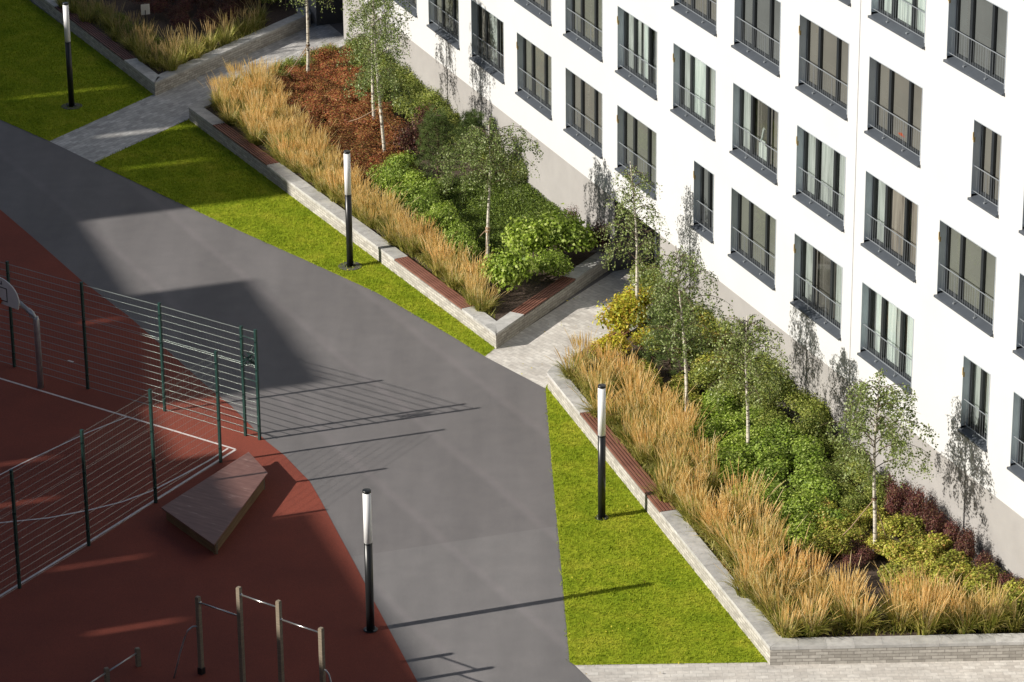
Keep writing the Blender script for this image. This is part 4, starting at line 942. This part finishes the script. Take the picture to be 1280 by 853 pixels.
# birches
def birch(px, py, H, crown_r, crown_z0, label, seed, leaves=5200, lean=(0, 0), droop=.7, guy=(), leafscale=1.0, name='birch_tree'):
    rr = random.Random(seed); b = P(px, py, SOIL); t = empty(name, b, label, 'tree'); tr = MB(); n = 12; pts = []
    for i in range(n + 1):
        f = i / n; pts.append(Vector((lean[0] * f + .05 * math.sin(f * 5 + seed), lean[1] * f + .04 * math.cos(f * 4 + seed), H * f)))
    tr.tube(pts, [.055 * (1 - .85 * (i / n)) + .004 + (.015 if i == 0 else 0) for i in range(n + 1)], 8)
    def along(z):
        f = z / H * n; i = min(n - 1, int(f)); return pts[i].lerp(pts[i + 1], f - i)
    tw = MB(); cen_ = []
    nb = 34
    for k in range(nb):
        z = crown_z0 + (H * .97 - crown_z0) * (k / nb) ** .9; a = k * 2.4 + rr.uniform(-.4, .4); fr = (z - crown_z0) / (H - crown_z0)
        L = crown_r * (1.0 - .62 * fr ** 2.2) * (.8 + .2 * min(1, fr * 5)) * rr.uniform(.7, 1.15); s = along(z); d = Vector((math.cos(a), math.sin(a), 0)); bp_ = []
        for j in range(6):
            q = j / 5; bp_.append(s + d * L * q + Vector((0, 0, L * (.95 * q - (.45 + droop * .6) * q * q))))
        tw.tube(bp_, [.014, .011, .009, .007, .005, .002], 4, False)
        # hanging twigs
        for h in range(int(5 + L * 5)):
            q = rr.uniform(.25, 1.0); i = min(4, int(q * 5)); o_ = bp_[i].lerp(bp_[i + 1], q * 5 - i); dl = rr.uniform(.25, .75) * droop + .12
            sway = Vector((rr.uniform(-.25, .25), rr.uniform(-.25, .25), 0)); e = o_ + sway + Vector((0, 0, -dl)); tw.tube([o_, (o_ + e) / 2 + sway * .3, e], [.003, .002, .001], 3, False); cen_.append((o_, e, dl))
    fix(tr.build('trunk', M['bark'], t, True), (0, 0, 0)); tw.build('branches', M['twig'], t)
    w = np.array([c[2] for c in cen_]); w /= w.sum(); idx = rng.choice(len(cen_), leaves, p=w); A = np.array([[*c[0]] for c in cen_])[idx]; E = np.array([[*c[1]] for c in cen_])[idx]
    q = rng.random(leaves)[:, None]; c = A + (E - A) * q + rng.normal(0, .045, (leaves, 3)); nr = rnd_dirs(leaves) * .9 + np.array([-.35, -.2, .25]); nr /= np.linalg.norm(nr, axis=1)[:, None]
    link('crown', np_mesh('crown', leaf_quads(c, nr, .062 * leafscale, .7), 4, M['birch_leaf']), t)
    for (gx_, gy_, hz) in guy:
        e = P(gx_, gy_, SOIL) - b; s = along(hz); m_ = MB(); mid = (s + e) / 2 + Vector((0, 0, -.08)); m_.tube([s, mid, e], .014, 5); m_.tube([s - Vector((0, 0, .03)), s + Vector((0, 0, .03))], .07, 8); m_.build('guy_rope', M['rope'], t)
        m_ = MB(); m_.tube([e + Vector((0, 0, -.02)), e + Vector((0, 0, .18))], .02, 5); m_.build('stake', M['twig'], t)
    return t
birch(383, 102, 6.3, 1.1, 2.9, 'slim white trunk birch at the far end of the rusty shrub patch', 1, 3600, guy=((342, 114, 1.3), (392, 88, 1.3)), lean=(.25, 0))
birch(480, 204, 7.2, 1.3, 2.2, 'tallest birch beside the maroon shrub in the middle planter', 2, 8000, guy=((424, 156, 1.9), (503, 170, 1.7)), droop=.95, lean=(-.25, 0))
birch(468, 165, 6.6, 1.1, 2.6, 'slender birch just behind the tallest one in the middle planter', 3, 4600, droop=.8, lean=(.1, 0))
birch(612, 333, 4.4, 1.65, 2.5, 'round crowned birch standing alone in the green ground cover', 4, 7200, guy=((590, 300, 1.2), (604, 350, 1.1)), droop=.7)
birch(799, 410, 5.0, 1.0, 1.9, 'thin birch at the path beside the building entrance', 5, 3300, droop=.7, lean=(-.25, 0))
birch(859, 541, 5.3, 1.35, 2.5, 'birch rising behind the tan grasses above the dark pine', 6, 4700, droop=.8, lean=(-.3, 0))
birch(932, 578, 4.1, 1.25, 1.9, 'short birch among the bright green shrubs of the nearest planter', 7, 4600, droop=.6)
birch(1091, 697, 4.8, 1.4, 2.4, 'birch with a bare white trunk nearest the right edge', 8, 6800, guy=((1034, 688, 1.6), (1115, 690, 1.6)), droop=.7)
# pines
def pine(px, py, H, r, label, seed):
    rr = random.Random(seed); b = P(px, py, SOIL); t = empty('pine_tree', b, label, 'tree'); tr = MB()
    tr.tube([(0, 0, 0), (.02, .01, H * .5), (0, 0, H * .96)], [.06, .04, .012], 8); tufts = []
    for k in range(70):
        f = (k / 70) ** .8; z = .12 + (H - .2) * f; a = k * 2.39; L = r * (1 - f * .75) * rr.uniform(.75, 1.1) * (1 if f > .08 else .8)
        d = Vector((math.cos(a), math.sin(a), .28)); s = Vector((0, 0, z)); e = s + d * L; tr.tube([s, e], [.014, .005], 4, False)
        for j in range(7): q = rr.uniform(.35, 1.05); tufts.append((s + d * L * q + Vector((rr.gauss(0, .09), rr.gauss(0, .09), rr.gauss(0, .05))), d))
    fix(tr.build('trunk', M['twig'], t), (0, 0, 0))
    nn_ = 34; Cc = np.repeat(np.array([[*c[0]] for c in tufts]), nn_, 0); Dd = np.repeat(np.array([[*c[1]] for c in tufts]), nn_, 0); n = len(Cc)
    d = Dd * .5 + rnd_dirs(n) * .9 + np.array([0, 0, .35]); d /= np.linalg.norm(d, axis=1)[:, None]; L = rng.uniform(.1, .2, n)[:, None]; s = np.cross(d, rnd_dirs(n)); s /= np.linalg.norm(s, axis=1)[:, None]
    V = np.empty((n, 3, 3)); V[:, 0] = Cc - s * .004; V[:, 1] = Cc + s * .004; V[:, 2] = Cc + d * L
    link('crown', np_mesh('crown', V.reshape(-1, 3), 3, M['needle']), t)
pine(548, 238, 2.6, 1.05, 'soft dark green pine left of the round crowned birch', 1)
pine(838, 470, 2.3, 1.05, 'soft dark green pine between the yellow shrub and the tan grasses', 2)
pine(590, 205, 1.7, .8, 'smaller pine near the facade behind the round crowned birch', 3)
